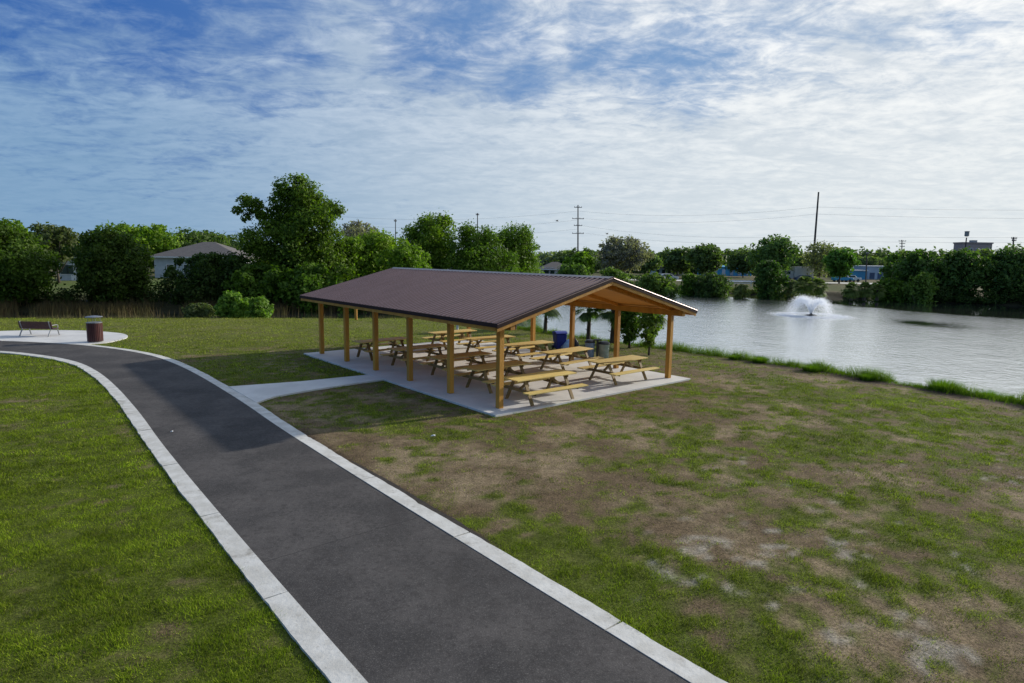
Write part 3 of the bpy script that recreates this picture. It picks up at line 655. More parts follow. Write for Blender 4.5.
tree('broadleaf_tree', 'small rounded tree with light tips above the roof ridge end', D, 370, 440, 242, 60, ((.045, .09, .008), (.12, .19, .016)), 13000, .14, base=0)
tree('broadleaf_tree', 'tall tree above the ridge with a raised left shoulder', D, 388, 468, 212, 78, ((.036, .075, .008), (.12, .18, .016)), 24000, .15, base=.05)
tree('broadleaf_tree', 'wide deep green tree behind the roof ridge, middle of three', D, 438, 520, 222, 76, ((.028, .062, .007), (.085, .140, .013)), 24000, .145, base=.0)
tree('broadleaf_tree', 'rounded tree at the right end of the group above the ridge', D, 482, 550, 223, 80, ((.034, .070, .008), (.11, .175, .015)), 22000, .145, base=.0)
# understorey behind the channel (seen under the roof as well)
us = [(330, 400, 285, 'dark shrub behind the channel seen under the far roof corner'), (385, 450, 284, 'dark shrub behind the channel under the left third of the eave'), (440, 500, 283, 'dark shrub seen between the path-side posts and the ridge'), (478, 545, 268, 'light-tipped shrub peeping over the middle of the ridge')]
for x0, x1, yt, lab in us: tree('waterside_shrub', lab, 'shrub', x0, x1, yt, 56, DK, 6000, .17, base=0, shape='bush', group='dark shrubs along the channel')
tree('waterside_shrub', 'bright yellow-green shrub on the lawn edge below the tallest tree', 'shrub', 212, 252, 291, 44.5, BR, 6000, .11, base=0, shape='bush', z0=-.35)
tree('waterside_shrub', 'smaller bright shrub joined to the right of the yellow-green one', 'shrub', 244, 274, 296, 44.2, ((.05, .10, .016), (.11, .18, .028)), 3500, .10, base=0, shape='bush', z0=-.35)
tree('waterside_shrub', 'low dull olive shrub at the channel, left of the bright shrubs', 'shrub', 180, 216, 303, 45, OL, 3000, .10, base=0, shape='bush', z0=-.4)
# trees on the lake's near shore beside the pavilion, seen under the roof
tree('shore_tree', 'dark leafy shore tree hanging over the water right of the bins', D, 618, 646, 292, 30.5, DK, 4200, .08, base=.12, z0=-.05)
tree('shore_tree', 'leafy shore tree with pale green tips left of the lakeward corner post', D, 638, 667, 298, 28.2, ((.03, .06, .008), (.12, .17, .03)), 3000, .07, base=.22, z0=-.05)
# far side of the lake
far = [
 ('shrub', 548, 600, 262, 92, ((.035, .07, .014), (.08, .13, .03)), 6000, .22, 'bright bush on the far bank right behind the ridge end'),
 ('shrub', 588, 640, 267, 88, ((.04, .075, .014), (.10, .15, .03)), 6500, .20, 'light green bush on the far bank above the gable peak'),
 ('shrub', 630, 680, 271, 86, ((.04, .072, .014), (.095, .14, .028)), 6000, .20, 'yellow-green bush on the far bank above the lakeward eave'),
 ('tree', 562, 598, 251, 118, MID, 4000, .3, 'small round tree beside the blue-roofed building'),
 ('tree', 592, 655, 236, 125, GREY, 6000, .27, 'wide greyish thin-leaved tree across the lake behind the gable'),
 ('shrub', 678, 703, 273, 88, DK, 3000, .18, 'small dark upright bush on the far bank left of the wide dark bush'),
 ('shrub', 694, 732, 272, 86, ((.022, .045, .012), (.05, .08, .02)), 5000, .2, 'wide dark low bush on the far bank'),
 ('shrub', 751, 788, 260, 84, ((.018, .045, .010), (.045, .085, .016)), 6000, .2, 'tall dome-shaped dark bush at the water across the lake'),
 ('shrub', 784, 800, 280, 84, OL, 1500, .18, 'pale dry bush touching the right side of the dome-shaped bush'),
 ('tree', 655, 700, 247, 165, ((.05, .08, .03), (.09, .125, .05)), 4000, .42, 'far pale tree left of the single spreading tree'),
 ('tree', 686, 728, 243, 150, ((.045, .075, .025), (.09, .13, .04)), 4500, .38, 'far spreading tree with a bare trunk left of the blue wall'),
 ('tree', 722, 765, 249, 165, ((.05, .08, .03), (.09, .13, .05)), 4000, .4, 'far rounded tree above the blue wall'),
 ('tree', 746, 800, 236, 140, ((.045, .085, .025), (.09, .145, .04)), 6000, .34, 'broad far tree rising above the dome-shaped bush'),
 ('tree', 822, 858, 248, 128, ((.035, .085, .016), (.08, .16, .03)), 4500, .3, 'fresh green tree right of the leaning tall pole'),
 ('tree', 880, 905, 252, 92, ((.04, .085, .016), (.09, .15, .028)), 2600, .22, 'lighter green tree at the left end of the right-hand thicket'),
 ('tree', 888, 948, 250, 84, ((.020, .048, .012), (.055, .10, .02)), 9000, .22, 'dark rounded tree at the left of the right-hand thicket'),
 ('tree', 932, 990, 249, 82, ((.020, .050, .012), (.065, .11, .022)), 9000, .22, 'dark tree in the middle of the thicket below the brick building'),
 ('tree', 975, 1045, 247, 80, ((.020, .048, .012), (.065, .11, .024)), 10000, .22, 'dark tree of the thicket cut by the right edge of the picture'),
 ('tree', 1030, 1110, 245, 78, DK, 6000, .24, 'dark tree just beyond the right edge of the picture'),
 ('tree', 786, 824, 255, 152, ((.05, .085, .03), (.10, .145, .045)), 3500, .34, 'pale far tree filling in behind the white truck'),
 ('tree', 852, 886, 256, 185, ((.06, .09, .04), (.11, .145, .06)), 3000, .4, 'hazy far tree standing behind the warehouse'),
 ('tree', 626, 664, 252, 152, ((.05, .085, .03), (.10, .145, .045)), 3500, .34, 'pale far tree right of the wide greyish tree'),
 ('shrub', 732, 752, 284, 83, ((.05, .075, .02), (.11, .13, .04)), 1800, .16, 'small dry-green bush left of the dome-shaped bush'),
 ('shrub', 905, 940, 272, 79, ((.035, .07, .012), (.09, .14, .025)), 4500, .17, 'lighter green bush in front of the right-hand thicket'),
 ('shrub', 872, 912, 278, 82, DK, 5000, .18, 'low dark bush at the foot of the thicket beside the far bank'),
]
for k, x0, x1, yt, Y, cs, n, s, lab in far:
    tree('lakeside_bush' if k == 'shrub' else 'far_tree', lab, k, x0, x1, yt, Y, cs, n, s, base=0 if (k == 'shrub' or Y < 95) else .22, shape='bush' if (k == 'shrub' or Y < 95) else 'round', nl=18 if x0 > 870 else 12)
# bare trees
def bare(label, px, ytop, Y, r=.12, leafn=500):
    global tcount; tcount += 1
    rs = random.Random(tcount); p = AT(px, 270, Y); zb = gz(p.x, Y); h = AT(px, ytop, Y).z-zb
    o = thing('bare_tree', label, 'tree', (p.x, Y, zb)); b_ = MB(); tips = []
    def grow(s, d, L, r, dep):
        m = s+d*L*.5+Vector((rs.uniform(-1, 1), rs.uniform(-1, 1), rs.uniform(0, .5)))*L*.06; e = s+d*L
        b_.tube([s, m, e], [r, r*.85, r*.65], 5, cap=False); 
        if dep == 0: tips.append(e); return
        for k in range(3 if dep > 1 else 4):
            nd = (d+Vector((rs.uniform(-1, 1), rs.uniform(-1, 1), rs.uniform(-.15, .7)))*.75).normalized(); grow(e, nd, L*rs.uniform(.6, .8), r*.6, dep-1)
    grow(Vector((0, 0, -.2)), Vector((0, 0, 1)), h*.34, r, 5); b_.build('trunk', M['barkgrey'], o)
    rs2 = np.random.default_rng(tcount); T = np.array([tuple(t_) for t_ in tips]); k = rs2.integers(0, len(T), leafn); L = [(*(T[i]), .35*h/8, .3*h/8) for i in range(0, len(T), 3)]
    V, C_ = leaves(L, leafn*3, .16*h/8, GREY, rs2, inner=.6); np_mesh('crown', V, 4, M['leaf'], C_, o)
    return o
bare('leafless grey tree right of the tallest tree', 345, 222, 80, .14, 350)
bare('grey bare-branched tree next to the leafless one above the roof end', 360, 221, 84, .13, 500)
tree('far_tree', 'wide thin-leaved grey-green tree at the foot of the leaning tall pole', D, 798, 842, 240, 136, ((.09, .10, .06), (.15, .165, .09)), 2600, .26, base=.25, inner=.1)

# palms
def palm(label, px, py, ytop, spread, cols=DK, nf=22, z=None, trunk_r=.10, skirt=True, name='palm_tree', hf=.6, e0=-.5):
    global tcount; tcount += 1
    rs = random.Random(tcount*3); q = G(px, py, z or 0.); zb = gz(q.x, q.y) if z is None else z; Y = q.y; h = AT(px, ytop, Y).z-zb; w = spread
    o = thing(name, label, 'palm', (q.x, q.y, zb))
    b_ = MB(); hh = h*hf; b_.tube([(0, 0, -.2), (.03, .02, hh*.5), (.0, .05, hh)], [trunk_r*1.2, trunk_r, trunk_r*.95], 10)
    for k in range(14): b_.tube([(0, 0.02, hh*(.3+.05*k)), (rs.uniform(-1, 1)*trunk_r*1.6, rs.uniform(-1, 1)*trunk_r*1.6, hh*(.3+.05*k)+.12)], [.03, .015], 4)
    b_.build('trunk', M['bark'], o)
    V = []; C_ = []
    for f in range(nf):
        a = rs.uniform(0, 2*PI); el = rs.uniform(e0, 1.35); d = Vector((math.cos(a)*math.cos(el), math.sin(a)*math.cos(el), math.sin(el)))
        L = w*.5*rs.uniform(.8, 1.1); sd = d.cross(Vector((0, 0, 1))).normalized() if abs(d.z) < .98 else Vector((1, 0, 0)); up = sd.cross(d)
        s0 = Vector((0, .05, hh)); petiole = s0+d*L*.42
        V += [s0-sd*.01, petiole-sd*.01, petiole+sd*.01, s0+sd*.01]; C_.append(cols[1])
        nl = 15
        for k in range(nl):
            t_ = (k/(nl-1)-.5)*2; ld = (d*math.cos(t_*1.35)+sd*math.sin(t_*1.35)+up*.05).normalized(); ll = L*.62*(1-.3*abs(t_))
            m1 = petiole+ld*ll*.6+Vector((0, 0, -.05*ll)); e = petiole+ld*ll+Vector((0, 0, -ll*.42)); nn = ld.cross(up).normalized()*.016*w
            V += [petiole, m1-nn, e, m1+nn]; cc_ = Vector(cols[0]).lerp(Vector(cols[1]), rs.random()); C_.append(tuple(cc_))
    np_mesh('frond', np.array([tuple(p) for p in V]), 4, M['leaf'], np.array(C_), o)
    return o
palm('slim palm on the shore behind the bins', 588, 341, 297, 2.0, ((.02, .045, .012), (.07, .11, .03)), 34, e0=-.75, hf=.74)
palm('shaggy palm on the shore right of the bins', 613, 343, 296, 2.4, ((.02, .04, .012), (.07, .105, .03)), 44, trunk_r=.16, e0=-.9, hf=.72)
palm('dark palm seen under the roof far left of the wheeled bin', 514, 329.5, 296, 2.4, ((.015, .03, .01), (.05, .08, .02)), 40, trunk_r=.14, e0=-.9, hf=.70)
palm('dark palm with hanging fronds just left of the blue wheeled bin', 545, 333, 296, 2.3, ((.015, .032, .01), (.055, .085, .022)), 36, trunk_r=.1, e0=-.8, hf=.74)
palm('palm with thick fronds near the lakeward corner of the pavilion', 652, 346, 298, 1.9, ((.02, .045, .012), (.08, .12, .03)), 36, e0=-.9, hf=.7)
for i, (px, yt, sp, lab) in enumerate([(804, 273, 3.2, 'stout palm at the far bank left of the fountain top'), (817, 275, 3.0, 'stout palm at the far bank behind the fountain'), (851, 280, 2.4, 'small palm at the far bank right of the fountain'), (864, 279, 2.4, 'middle small palm of the three right of the fountain'), (877, 281, 2.2, 'right small palm of the three beyond the fountain')]):
    palm(lab, px, 299, yt, sp, ((.035, .06, .015), (.10, .13, .04)), 80, z=-.25, trunk_r=.16, name='cabbage_palm', hf=.5, e0=-1.0)

# far woods: masses nobody could count
def woods(name, label, x0, x1, yt, Y, cs, n, s, seed, var=6):
    rs = np.random.default_rng(seed); L = []
    a = AT(x0, 260, Y).x; b2 = AT(x1, 260, Y).x; zt_ = AT((x0+x1)/2, yt, Y).z; k = int((b2-a)/(zt_*.55))+2
    for i in range(k):
        x = a+(b2-a)*i/(k-1); h = AT((x-a)/(b2-a)*(x1-x0)+x0, yt+rs.uniform(-2, var), Y).z; r = h*.36
        L.append((x, Y+rs.uniform(-6, 6), h-r, r*1.2, r)); L.append((x+rs.uniform(-3, 3), Y-3, h*.35, r*1.2, r))
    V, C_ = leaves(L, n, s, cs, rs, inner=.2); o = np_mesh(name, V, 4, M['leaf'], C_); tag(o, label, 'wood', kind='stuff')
woods('distant_woods', 'far band of trees along the left horizon', -200, 250, 236, 190, ((.035, .06, .02), (.07, .10, .032)), 16000, .7, 1, 4)
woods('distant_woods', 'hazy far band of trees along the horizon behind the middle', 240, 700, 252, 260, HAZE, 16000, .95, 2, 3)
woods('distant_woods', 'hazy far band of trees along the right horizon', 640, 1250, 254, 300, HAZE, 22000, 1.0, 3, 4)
woods('distant_woods', 'low green tree belt behind the pale blue warehouse', 830, 990, 251, 200, ((.05, .08, .03), (.095, .13, .05)), 15000, .6, 4, 3)
woods('distant_woods', 'low tree belt behind the blue wall across the lake', 560, 840, 251, 205, ((.05, .08, .03), (.095, .13, .05)), 24000, .6, 5, 3)
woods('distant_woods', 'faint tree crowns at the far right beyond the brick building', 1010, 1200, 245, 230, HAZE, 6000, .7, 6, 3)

def undergrowth(label, px0, px1, hgt, cs, n, seed, off):
    rs_ = np.random.default_rng(seed); a, b2 = G(px0, 300, -.6).x, G(px1, 306, -.6).x; L = []
    fpa = np.array(fp_); k = int(abs(b2-a)/.8)
    xs_ = np.linspace(a, b2, k); ys_ = np.interp(xs_, fpa[:, 0][np.argsort(fpa[:, 0])], fpa[:, 1][np.argsort(fpa[:, 0])])+off
    for x_, y_ in zip(xs_, ys_):
        h_ = hgt*rs_.uniform(.4, 1.25); L.append((x_+rs_.normal()*.4, y_+rs_.uniform(-.2, 1.4), -.45+h_*.45, .9*rs_.uniform(.6, 1.3), h_*.6))
    L = [l for l in L if l[2] > -.5]
    V, C_ = leaves([(l[0], l[1], l[2]+1.2, l[3], l[4]) for l in L], n, .13, cs, rs_, inner=.3); V[:, 2] -= 1.2; tag(np_mesh('undergrowth', V, 4, M['leaf'], C_), label, 'undergrowth', kind='stuff')
undergrowth('dark undergrowth under the right-hand thicket at the water line', 868, 1180, 1.5, ((.012, .026, .005), (.035, .06, .010)), 26000, 71, .2)
undergrowth('dark tangled undergrowth between the trees along the channel', -140, 470, 2.3, ((.012, .026, .005), (.045, .070, .012)), 42000, 73, 2.2)
undergrowth('low weeds along the far bank between the bushes', 560, 872, .7, ((.045, .06, .014), (.11, .12, .03)), 14000, 72, .4)
# reeds along the channel
def blades(P, h, wd, C_, mat, name, label, cat, rs, lean=.35):
    n = len(P); a = rs.random(n)*2*PI; l = rs.normal(size=(n, 2))*lean; hh = h*(.6+.7*rs.random(n)); wv = np.stack([np.cos(a), np.sin(a), np.zeros(n)], 1)*wd*.5*(.6+.8*rs.random(n))[:, None]
    tip = P+np.stack([l[:, 0]*hh, l[:, 1]*hh, hh], 1)
    V = np.stack([P-wv, P+wv, tip], 1).reshape(-1, 3); o = np_mesh(name, V, 3, mat, C_); tag(o, label, cat, kind='stuff'); return o
rs = np.random.default_rng(9)
def along(poly_px, n, z, jit, jy):
    u_ = rs.random(n)*(len(poly_px)-1); i = u_.astype(int); f = u_-i; A = np.array([tuple(G(x, y, z)) for x, y in poly_px]); P = A[i]*(1-f[:, None])+A[i+1]*f[:, None]
    P[:, 0] += rs.normal(size=n)*jit; P[:, 1] += rs.normal(size=n)*jy; return P
def settle(P): P[:, 2] = np.maximum(height(P[:, 0], P[:, 1]), -.72); return P
P = settle(along([(-60, 309), (0, 310), (100, 310), (200, 310), (300, 309.5), (380, 308), (440, 303), (480, 297)], 26000, -.4, .6, 1.3)); dn_ = fbm(P[:, 0], P[:, 1], 2.2, 91); P = P[dn_ > .49]
f = rs.random(len(P))[:, None]; C_ = np.array([.060, .040, .022])*(1-f)+np.array([.10, .085, .035])*f
blades(P, .85, .05, C_, M['reed'], 'reeds', 'brown reeds along the far bank of the channel', 'reeds', rs, .18)
P = settle(along([(-60, 317.5), (0, 317.5), (100, 317.5), (240, 317.8), (330, 317.5), (430, 318.5), (500, 324)], 16000, -.1, .5, .45)); P[:, 1] += .6; P = settle(P); dn_ = fbm(P[:, 0], P[:, 1], 1.6, 92); P = P[dn_ > .50]
f = rs.random(len(P))[:, None]; C_ = np.array([.10, .085, .04])*(1-f)+np.array([.17, .155, .07])*f
blades(P, .6, .035, C_, M['reed'], 'waterside_grass', 'tall dry grass fringe at the lawn edge along the channel', 'grass', rs, .25)
P = settle(along([(1100, 419), (1020, 403), (960, 393), (920, 386.5), (840, 373.5), (790, 366), (740, 359), (680, 351), (620, 343), (560, 335), (520, 329)], 60000, -.1, .35, .30)); dn_ = fbm(P[:, 0], P[:, 1], .8, 93); P = P[dn_ > .30]
f = rs.random(len(P))[:, None]; C_ = np.array([.06, .12, .010])*(1-f)+np.array([.19, .28, .025])*f
tuft = sst(fbm(P[:, 0], P[:, 1], .9, 97, 3), .42, .66)
blades(P, .15+.30*tuft, .015, C_, M['grass'], 'bank_grass', 'bright grass fringe along the top of the lake bank', 'grass', rs, .4)
def tussock(px, py, r, h, label):
    q = G(px, py); rs_ = np.random.default_rng(int(px)); n = int(900*r/.3); a = rs_.random(n)*2*PI; d = rs_.random(n)**.6*r*.55
    P = np.stack([np.cos(a)*d, np.sin(a)*d, np.zeros(n)], 1); out = np.stack([np.cos(a), np.sin(a), np.zeros(n)], 1); hh = (h*(.6+.6*rs_.random(n)))[:, None]
    tip = P+out*hh*(.15+.9*(d/r))[:, None]+np.array([0, 0, 1])*hh*.8; side = np.cross(out, [0, 0, 1])*.008
    V = np.stack([P-side, P+side, tip], 1).reshape(-1, 3); f = rs_.random(n)[:, None]; C_ = np.array([.06, .13, .010])*(1-f)+np.array([.18, .30, .025])*f
    o = np_mesh('grass_tussock', V, 3, M['grass'], C_); o.location = (q.x, q.y, gz(q.x, q.y)-.02); tag(o, label, 'grass tuft', 'bright grass tussocks on the lake bank')
for a in [(942, 389, .55, .52, 'bright green grass tussock, larger of the two near the right end of the bank'), (989, 395, .42, .50, 'spiky green grass tussock nearest the right end of the bank'), (812, 371, .55, .36, 'low wide grass tussock on the bank left of the two spiky ones'), (867, 379, .4, .32, 'small grass tussock on the bank midway to the spiky pair'), (760, 362, .5, .34, 'low grass tussock on the bank above the bare brown patch'), (735, 359, .36, .30, 'leftmost low grass tussock on the open bank')]: tussock(*a)

# lawn blades: denser and finer towards the foreground
def lawn(name, label, Y0_, Y1_, n, h, wd, seed):
    rs = np.random.default_rng(seed)
    Y = Y0_+(Y1_-Y0_)*rs.random(n)**1.0; half = (Y*.90+2.2); X = (rs.random(n)*2-1)*half
    pth = dseg(X, Y, [(p.x, p.y) for p in CTR]); ok = pth > HW+KW-.05+.04*vnoise(X, Y, .2, 7)
    for poly in (SLAB, WALK, PADP): ok &= ~inpoly(X, Y, poly)
    ins = inpoly(X, Y, LAKE); dl = dseg(X, Y, LAKE, True); ok &= (~ins) | (dl < .4)
    X = X[ok]; Y = Y[ok]; g, s, so = fields(X, Y); r = rs.random(len(X)); keep = r < (.30+.75*g)*(1-.93*s)*(1-.8*so); X, Y, g = X[keep], Y[keep], g[keep]
    isg = rs.random(len(X)) < np.clip(.22+.78*sst(g+(fbm(X, Y, .3, 117, 2)-.5)*.5, .05, 1.0), 0, 1); f = rs.random(len(X))[:, None]
    far_ = sst(Y, 20, 38)[:, None]*(.5+fbm(X, Y, 4, 107, 3)[:, None])
    mott = (.35+1.25*fbm(X, Y, .35, 101, 3))*(.60+.78*fbm(X, Y, 1.5, 103, 3))
    lf_ = sst(-((X-PO.x)*VX.x+(Y-PO.y)*VX.y), 5.0, 6.2)[:, None]; lf_ = np.maximum(lf_, sst(g, .85, 1.)[:, None]*.6)
    gl_ = np.array([.066, .102, .005])*(1-f)+np.array([.190, .240, .014])*f; go_ = np.array([.080, .104, .010])*(1-f)+np.array([.22, .25, .034])*f
    gc = mott[:, None]*(gl_*lf_+go_*(1-lf_))*(1-.0*far_)
    bc_ = mott[:, None]*(np.array([.14, .100, .052])*(1-f)+np.array([.34, .26, .145])*f)
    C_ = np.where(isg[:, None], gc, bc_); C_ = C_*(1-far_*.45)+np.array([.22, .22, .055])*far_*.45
    C_ = 1.22*C_*(.55+.95*rs.random(len(X)))[:, None]
    P = np.stack([X, Y, height(X, Y)-.004], 1); hv = np.where(isg, h*(.65+.7*g), h*.42)*(.55+.8*sst(fbm(X, Y, .28, 111, 2), .25, .8)); l = rs.normal(size=(len(X), 2))*np.where(isg, .55, 1.3)[:, None]
    a = rs.random(len(X))*2*PI; wv = np.stack([np.cos(a), np.sin(a), np.zeros(len(X))], 1)*wd*.5; hh = hv*(.5+.8*rs.random(len(X)))
    tip = P+np.stack([l[:, 0]*hh, l[:, 1]*hh, hh], 1); V = np.stack([P-wv, P+wv, tip], 1).reshape(-1, 3)
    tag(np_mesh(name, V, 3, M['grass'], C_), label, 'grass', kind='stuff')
lawn('lawn_grass', 'short mown grass with dry straw patches in the foreground', 4.6, 11, 430000, .034, .0085, 11)
lawn('lawn_grass', 'patchy green and brown lawn around the pavilion', 11, 22, 430000, .040, .014, 12)
lawn('lawn_grass', 'sunlit lawn running back to the channel', 22, 46, 330000, .050, .028, 13)

# ------------------------------------------------------------------ fountain
q = G(811, 315.5, -.6)
fo = thing('lake_fountain', 'floating fountain throwing a white flared spray in the lake', 'fountain', (q.x, q.y, -.6))
MB().lathe([(.45, -.1), (.5, .03), (.35, .10), (.12, .12), (.1, .22)], n=20).build('float', M['black'], fo)
rs = np.random.default_rng(17); n = 34000
kind = rs.random(n); az = np.where(kind < .60, PI+rs.normal(size=n)*.75, rs.normal(size=n)*.6); v0 = np.where(kind < .60, 5.5, 5.2)*(1+rs.normal(size=n)*.04); el = math.radians(71.5)+rs.normal(size=n)*.045
tf = 2*v0*np.sin(el)/9.81; tt = rs.random(n)*tf
rr = v0*np.cos(el)*tt; zz = v0*np.sin(el)*tt-4.905*tt**2+.12; sp = .04+.10*tt
P = np.stack([rr*np.cos(az), rr*np.sin(az), zz], 1)+rs.normal(size=(n, 3))*sp[:, None]; P = P[P[:, 2] > 0]; P[:, 2] *= 1.; n = len(P)
d1 = rs.normal(size=(n, 3)); d1 /= np.linalg.norm(d1, axis=1)[:, None]; d2 = np.cross(d1, rs.normal(size=(n, 3))); d2 /= np.linalg.norm(d2, axis=1)[:, None]; s_ = .018
V = np.stack([P-d1*s_, P+d2*s_, P+d1*s_, P-d2*s_], 1).reshape(-1, 3); np_mesh('spray', V, 4, M['spray'], None, fo)
n = 9000; az = rs.random(n)*2*PI; r_ = 2.45+rs.normal(size=n)*.55; r_ = np.abs(r_); P = np.stack([r_*np.cos(az), r_*np.sin(az), .015+np.abs(rs.normal(size=n))*.03], 1); s_ = .05
ax = np.stack([np.cos(az), np.sin(az), np.zeros(n)], 1)*s_; ay = np.stack([-np.sin(az), np.cos(az), np.zeros(n)], 1)*s_
V = np.stack([P-ax, P-ay, P+ax, P+ay], 1).reshape(-1, 3); np_mesh('foam_ring', V, 4, M['spray'], None, fo)

# ------------------------------------------------------------------ buildings across the water
def hip_house(label, x0, x1, Y, yb, ye, yr, rz=0., win=True, depth=9., name='house'):
    p = AT((x0+x1)/2, yb, Y); w = abs(AT(x1, 260, Y).x-AT(x0, 260, Y).x); zb = gz(p.x, Y); he = AT((x0+x1)/2, ye, Y).z-zb; hr = AT((x0+x1)/2, yr, Y).z-zb
    o = thing(name, label, 'house', (p.x, Y+depth/2, zb), rz); d = depth
    b_ = MB(); b_.box((0, 0, he/2), (w*.94, d*.94, he)); b_.build('wall', M['stucco'], o)
    b_ = MB(); X_, Y_ = w/2+.3, d/2+.3; rx = max(X_-Y_, .6)
    b_.add([(-X_, -Y_, he+.01), (X_, -Y_, he+.01), (X_, Y_, he+.01), (-X_, Y_, he+.01), (-rx, 0, hr), (rx, 0, hr), (-X_, -Y_, he+.22), (X_, -Y_, he+.22), (X_, Y_, he+.22), (-X_, Y_, he+.22)],
           [(3, 2, 1, 0), (0, 1, 7, 6), (1, 2, 8, 7), (2, 3, 9, 8), (3, 0, 6, 9), (6, 7, 5, 4), (7, 8, 5), (8, 9, 4, 5), (9, 6, 4)]); b_.build('roof', M['shingle'], o)
    b_ = MB(); b_.box((0, -Y_-.03, he+.10), (2*X_, .05, .2)); b_.build('gutter', M['white'], o)
    if win:
        for u_, ww, hh, zc in ((-.30, 1.0, 1.3, 1.6), (-.12, .8, 1.3, 1.6), (.22, w*.24, 2.1, 1.15)):
            b_ = MB(); b_.box((u_*w, -d*.47-.03, zc), (ww+.2, .06, hh+.2)); f_ = b_.build('window', M['white'], o)
            b_ = MB(); b_.box((u_*w, -d*.47-.05, zc), (ww, .05, hh)); b_.build('pane', M['glass'], f_)
        b_ = MB(); b_.box((w*.02, -d*.47-.03, 1.05), (1.0, .06, 2.1)); dd = b_.build('door', M['white'], o); b_ = MB(); b_.tube([(w*.02+.38, -d*.47-.09, 1.0), (w*.02+.38, -d*.47-.09, 1.12)], .025, 6); b_.build('handle', M['steel'], dd)
    return o
h1 = hip_house('pale house with brown hipped roof across the channel at left', 149, 236, 108, 277, 258, 241, .12, depth=13)
hip_house('small white house glimpsed between the two dark left-hand trees', 52, 80, 92, 289, 258, 252, .3, depth=8)
hip_house('low grey-roofed house glimpsed above the roof ridge between trees', 430, 462, 118, 277, 270, 263, 0., depth=7)
hip_house('blue-grey roofed house right of the trees above the ridge', 540, 572, 130, 276, 270, 262, 0., depth=8)

def block(name, label, cat, x0, x1, yt, Y, depth, mat, zb=None, rz=0.):
    xc = (x0+x1)/2; p = AT(xc, 265, Y); w = abs(AT(x1, 265, Y).x-AT(x0, 265, Y).x); zb = gz(p.x, Y) if zb is None else zb; h = AT(xc, yt, Y).z-zb
    o = thing(name, label, cat, (p.x, Y+depth/2, zb), rz); b_ = MB(); b_.box((0, 0, h/2), (w, depth, h)); b_.build('wall', mat, o); return o, w, h
# pale blue warehouse
o, w, h = block('warehouse', 'long pale blue warehouse with dark blue dock doors across the lake', 'warehouse', 869, 925, 267, 165, 14, M['palewall'])
b_ = MB(); b_.box((0, 0, h+.11), (w+.3, 14.4, .2)); b_.build('roof', M['white'], o)
for k in range(7):
    x = -w/2+w*(k+.5)/7; b_ = MB(); b_.box((x, -7.03, h*.28), (w/7*.62, .08, h*.5)); b_.build('dock_door', M['navy'], o)
# brick building
o, w, h = block('brick_building', 'brown brick office block rising over the right-hand thicket', 'building', 961, 990, 243.6, 235, 5, M['brick'])
b_ = MB(); b_.box((0, 0, h+.25), (w+.5, 5.5, .5)); b_.build('parapet', M['brick'], o); b_ = MB(); b_.box((-w*.0, 0, h+.9), (1.6, 2, .8)); b_.build('roof_unit', M['steel'], o)
for fl in range(2):
    for k in range(5):
        x = -w/2+w*(k+.5)/5; b_ = MB(); b_.box((x, -2.54, h-2.5-fl*3.4), (w/5*.5, .1, 1.7)); f_ = b_.build('window', M['white'], o); b_ = MB(); b_.box((x, -2.58, h-2.5-fl*3.4), (w/5*.5-.3, .08, 1.4)); b_.build('pane', M['glass'], f_)
# blue wall / sheds beyond the road
o, w, h = block('blue_shed', 'long bright blue shed with pale door gaps beyond the far bank', 'shed', 704, 752, 267, 180, 6, M['bluewall'])
b_ = MB(); b_.extr([(-3.3, h+.01), (0, h+.5), (3.3, h+.01)], -w/2-.2, w/2+.2); b_.v = [(y, x, z) for x, y, z in b_.v]; b_.build('roof', M['bluewall'], o)
for k in range(6): b_ = MB(); b_.box((-w/2+w*(k+.5)/6, -3.03, h*.4), (.9, .08, h*.7)); b_.build('door', M['palewall'], o)
o, w, h = block('blue_shed', 'short blue shed between the far palms and the warehouse', 'shed', 850, 868, 271, 160, 6, M['bluewall'])
b_ = MB(); b_.box((0, 0, h+.12), (w+.4, 6.4, .22)); b_.build('roof', M['white'], o)
o, w, h = block('low_building', 'low grey building under the far trees left of the blue shed', 'building', 655, 684, 268, 170, 8, M['stucco'])
b_ = MB(); b_.box((0, 0, h+.15), (w+.6, 8.6, .28)); b_.build('roof', M['shingle'], o)
for k in range(5): b_ = MB(); b_.box((-w/2+w*(k+.5)/5, -4.03, h*.5), (w/5*.5, .08, h*.5)); b_.build('window', M['glass'], o)
# box truck
p = AT(799, 270, 140); z = gz(p.x, 140)
o = thing('box_truck', 'white box truck parked on the far road by the tall pole', 'truck', (p.x, 140, z), .05)
MB().box((.6, 0, 2.0), (4.3, 2.3, 2.4)).build('cargo_box', M['white'], o, bevel=.03)
b_ = MB(); b_.add([(-3.6, -1, .6), (-1.65, -1, .6), (-1.65, -1, 2.3), (-2.9, -1, 2.3), (-3.6, -1, 1.5), (-3.6, 1, .6), (-1.65, 1, .6), (-1.65, 1, 2.3), (-2.9, 1, 2.3), (-3.6, 1, 1.5)], [(0, 1, 2, 3, 4), (5, 9, 8, 7, 6), (0, 4, 9, 5), (4, 3, 8, 9), (3, 2, 7, 8), (2, 1, 6, 7), (1, 0, 5, 6)]); b_.build('cab', M['white'], o, bevel=.03)
b_ = MB(); b_.add([(-3.5, -1.02, 1.55), (-2.4, -1.02, 1.55), (-2.4, -1.02, 2.15), (-2.95, -1.02, 2.15)], [(0, 1, 2, 3)]); b_.build('side_window', M['glass'], o)
MB().box((-.4, 0, .62), (5.6, .9, .22)).build('chassis', M['black'], o)
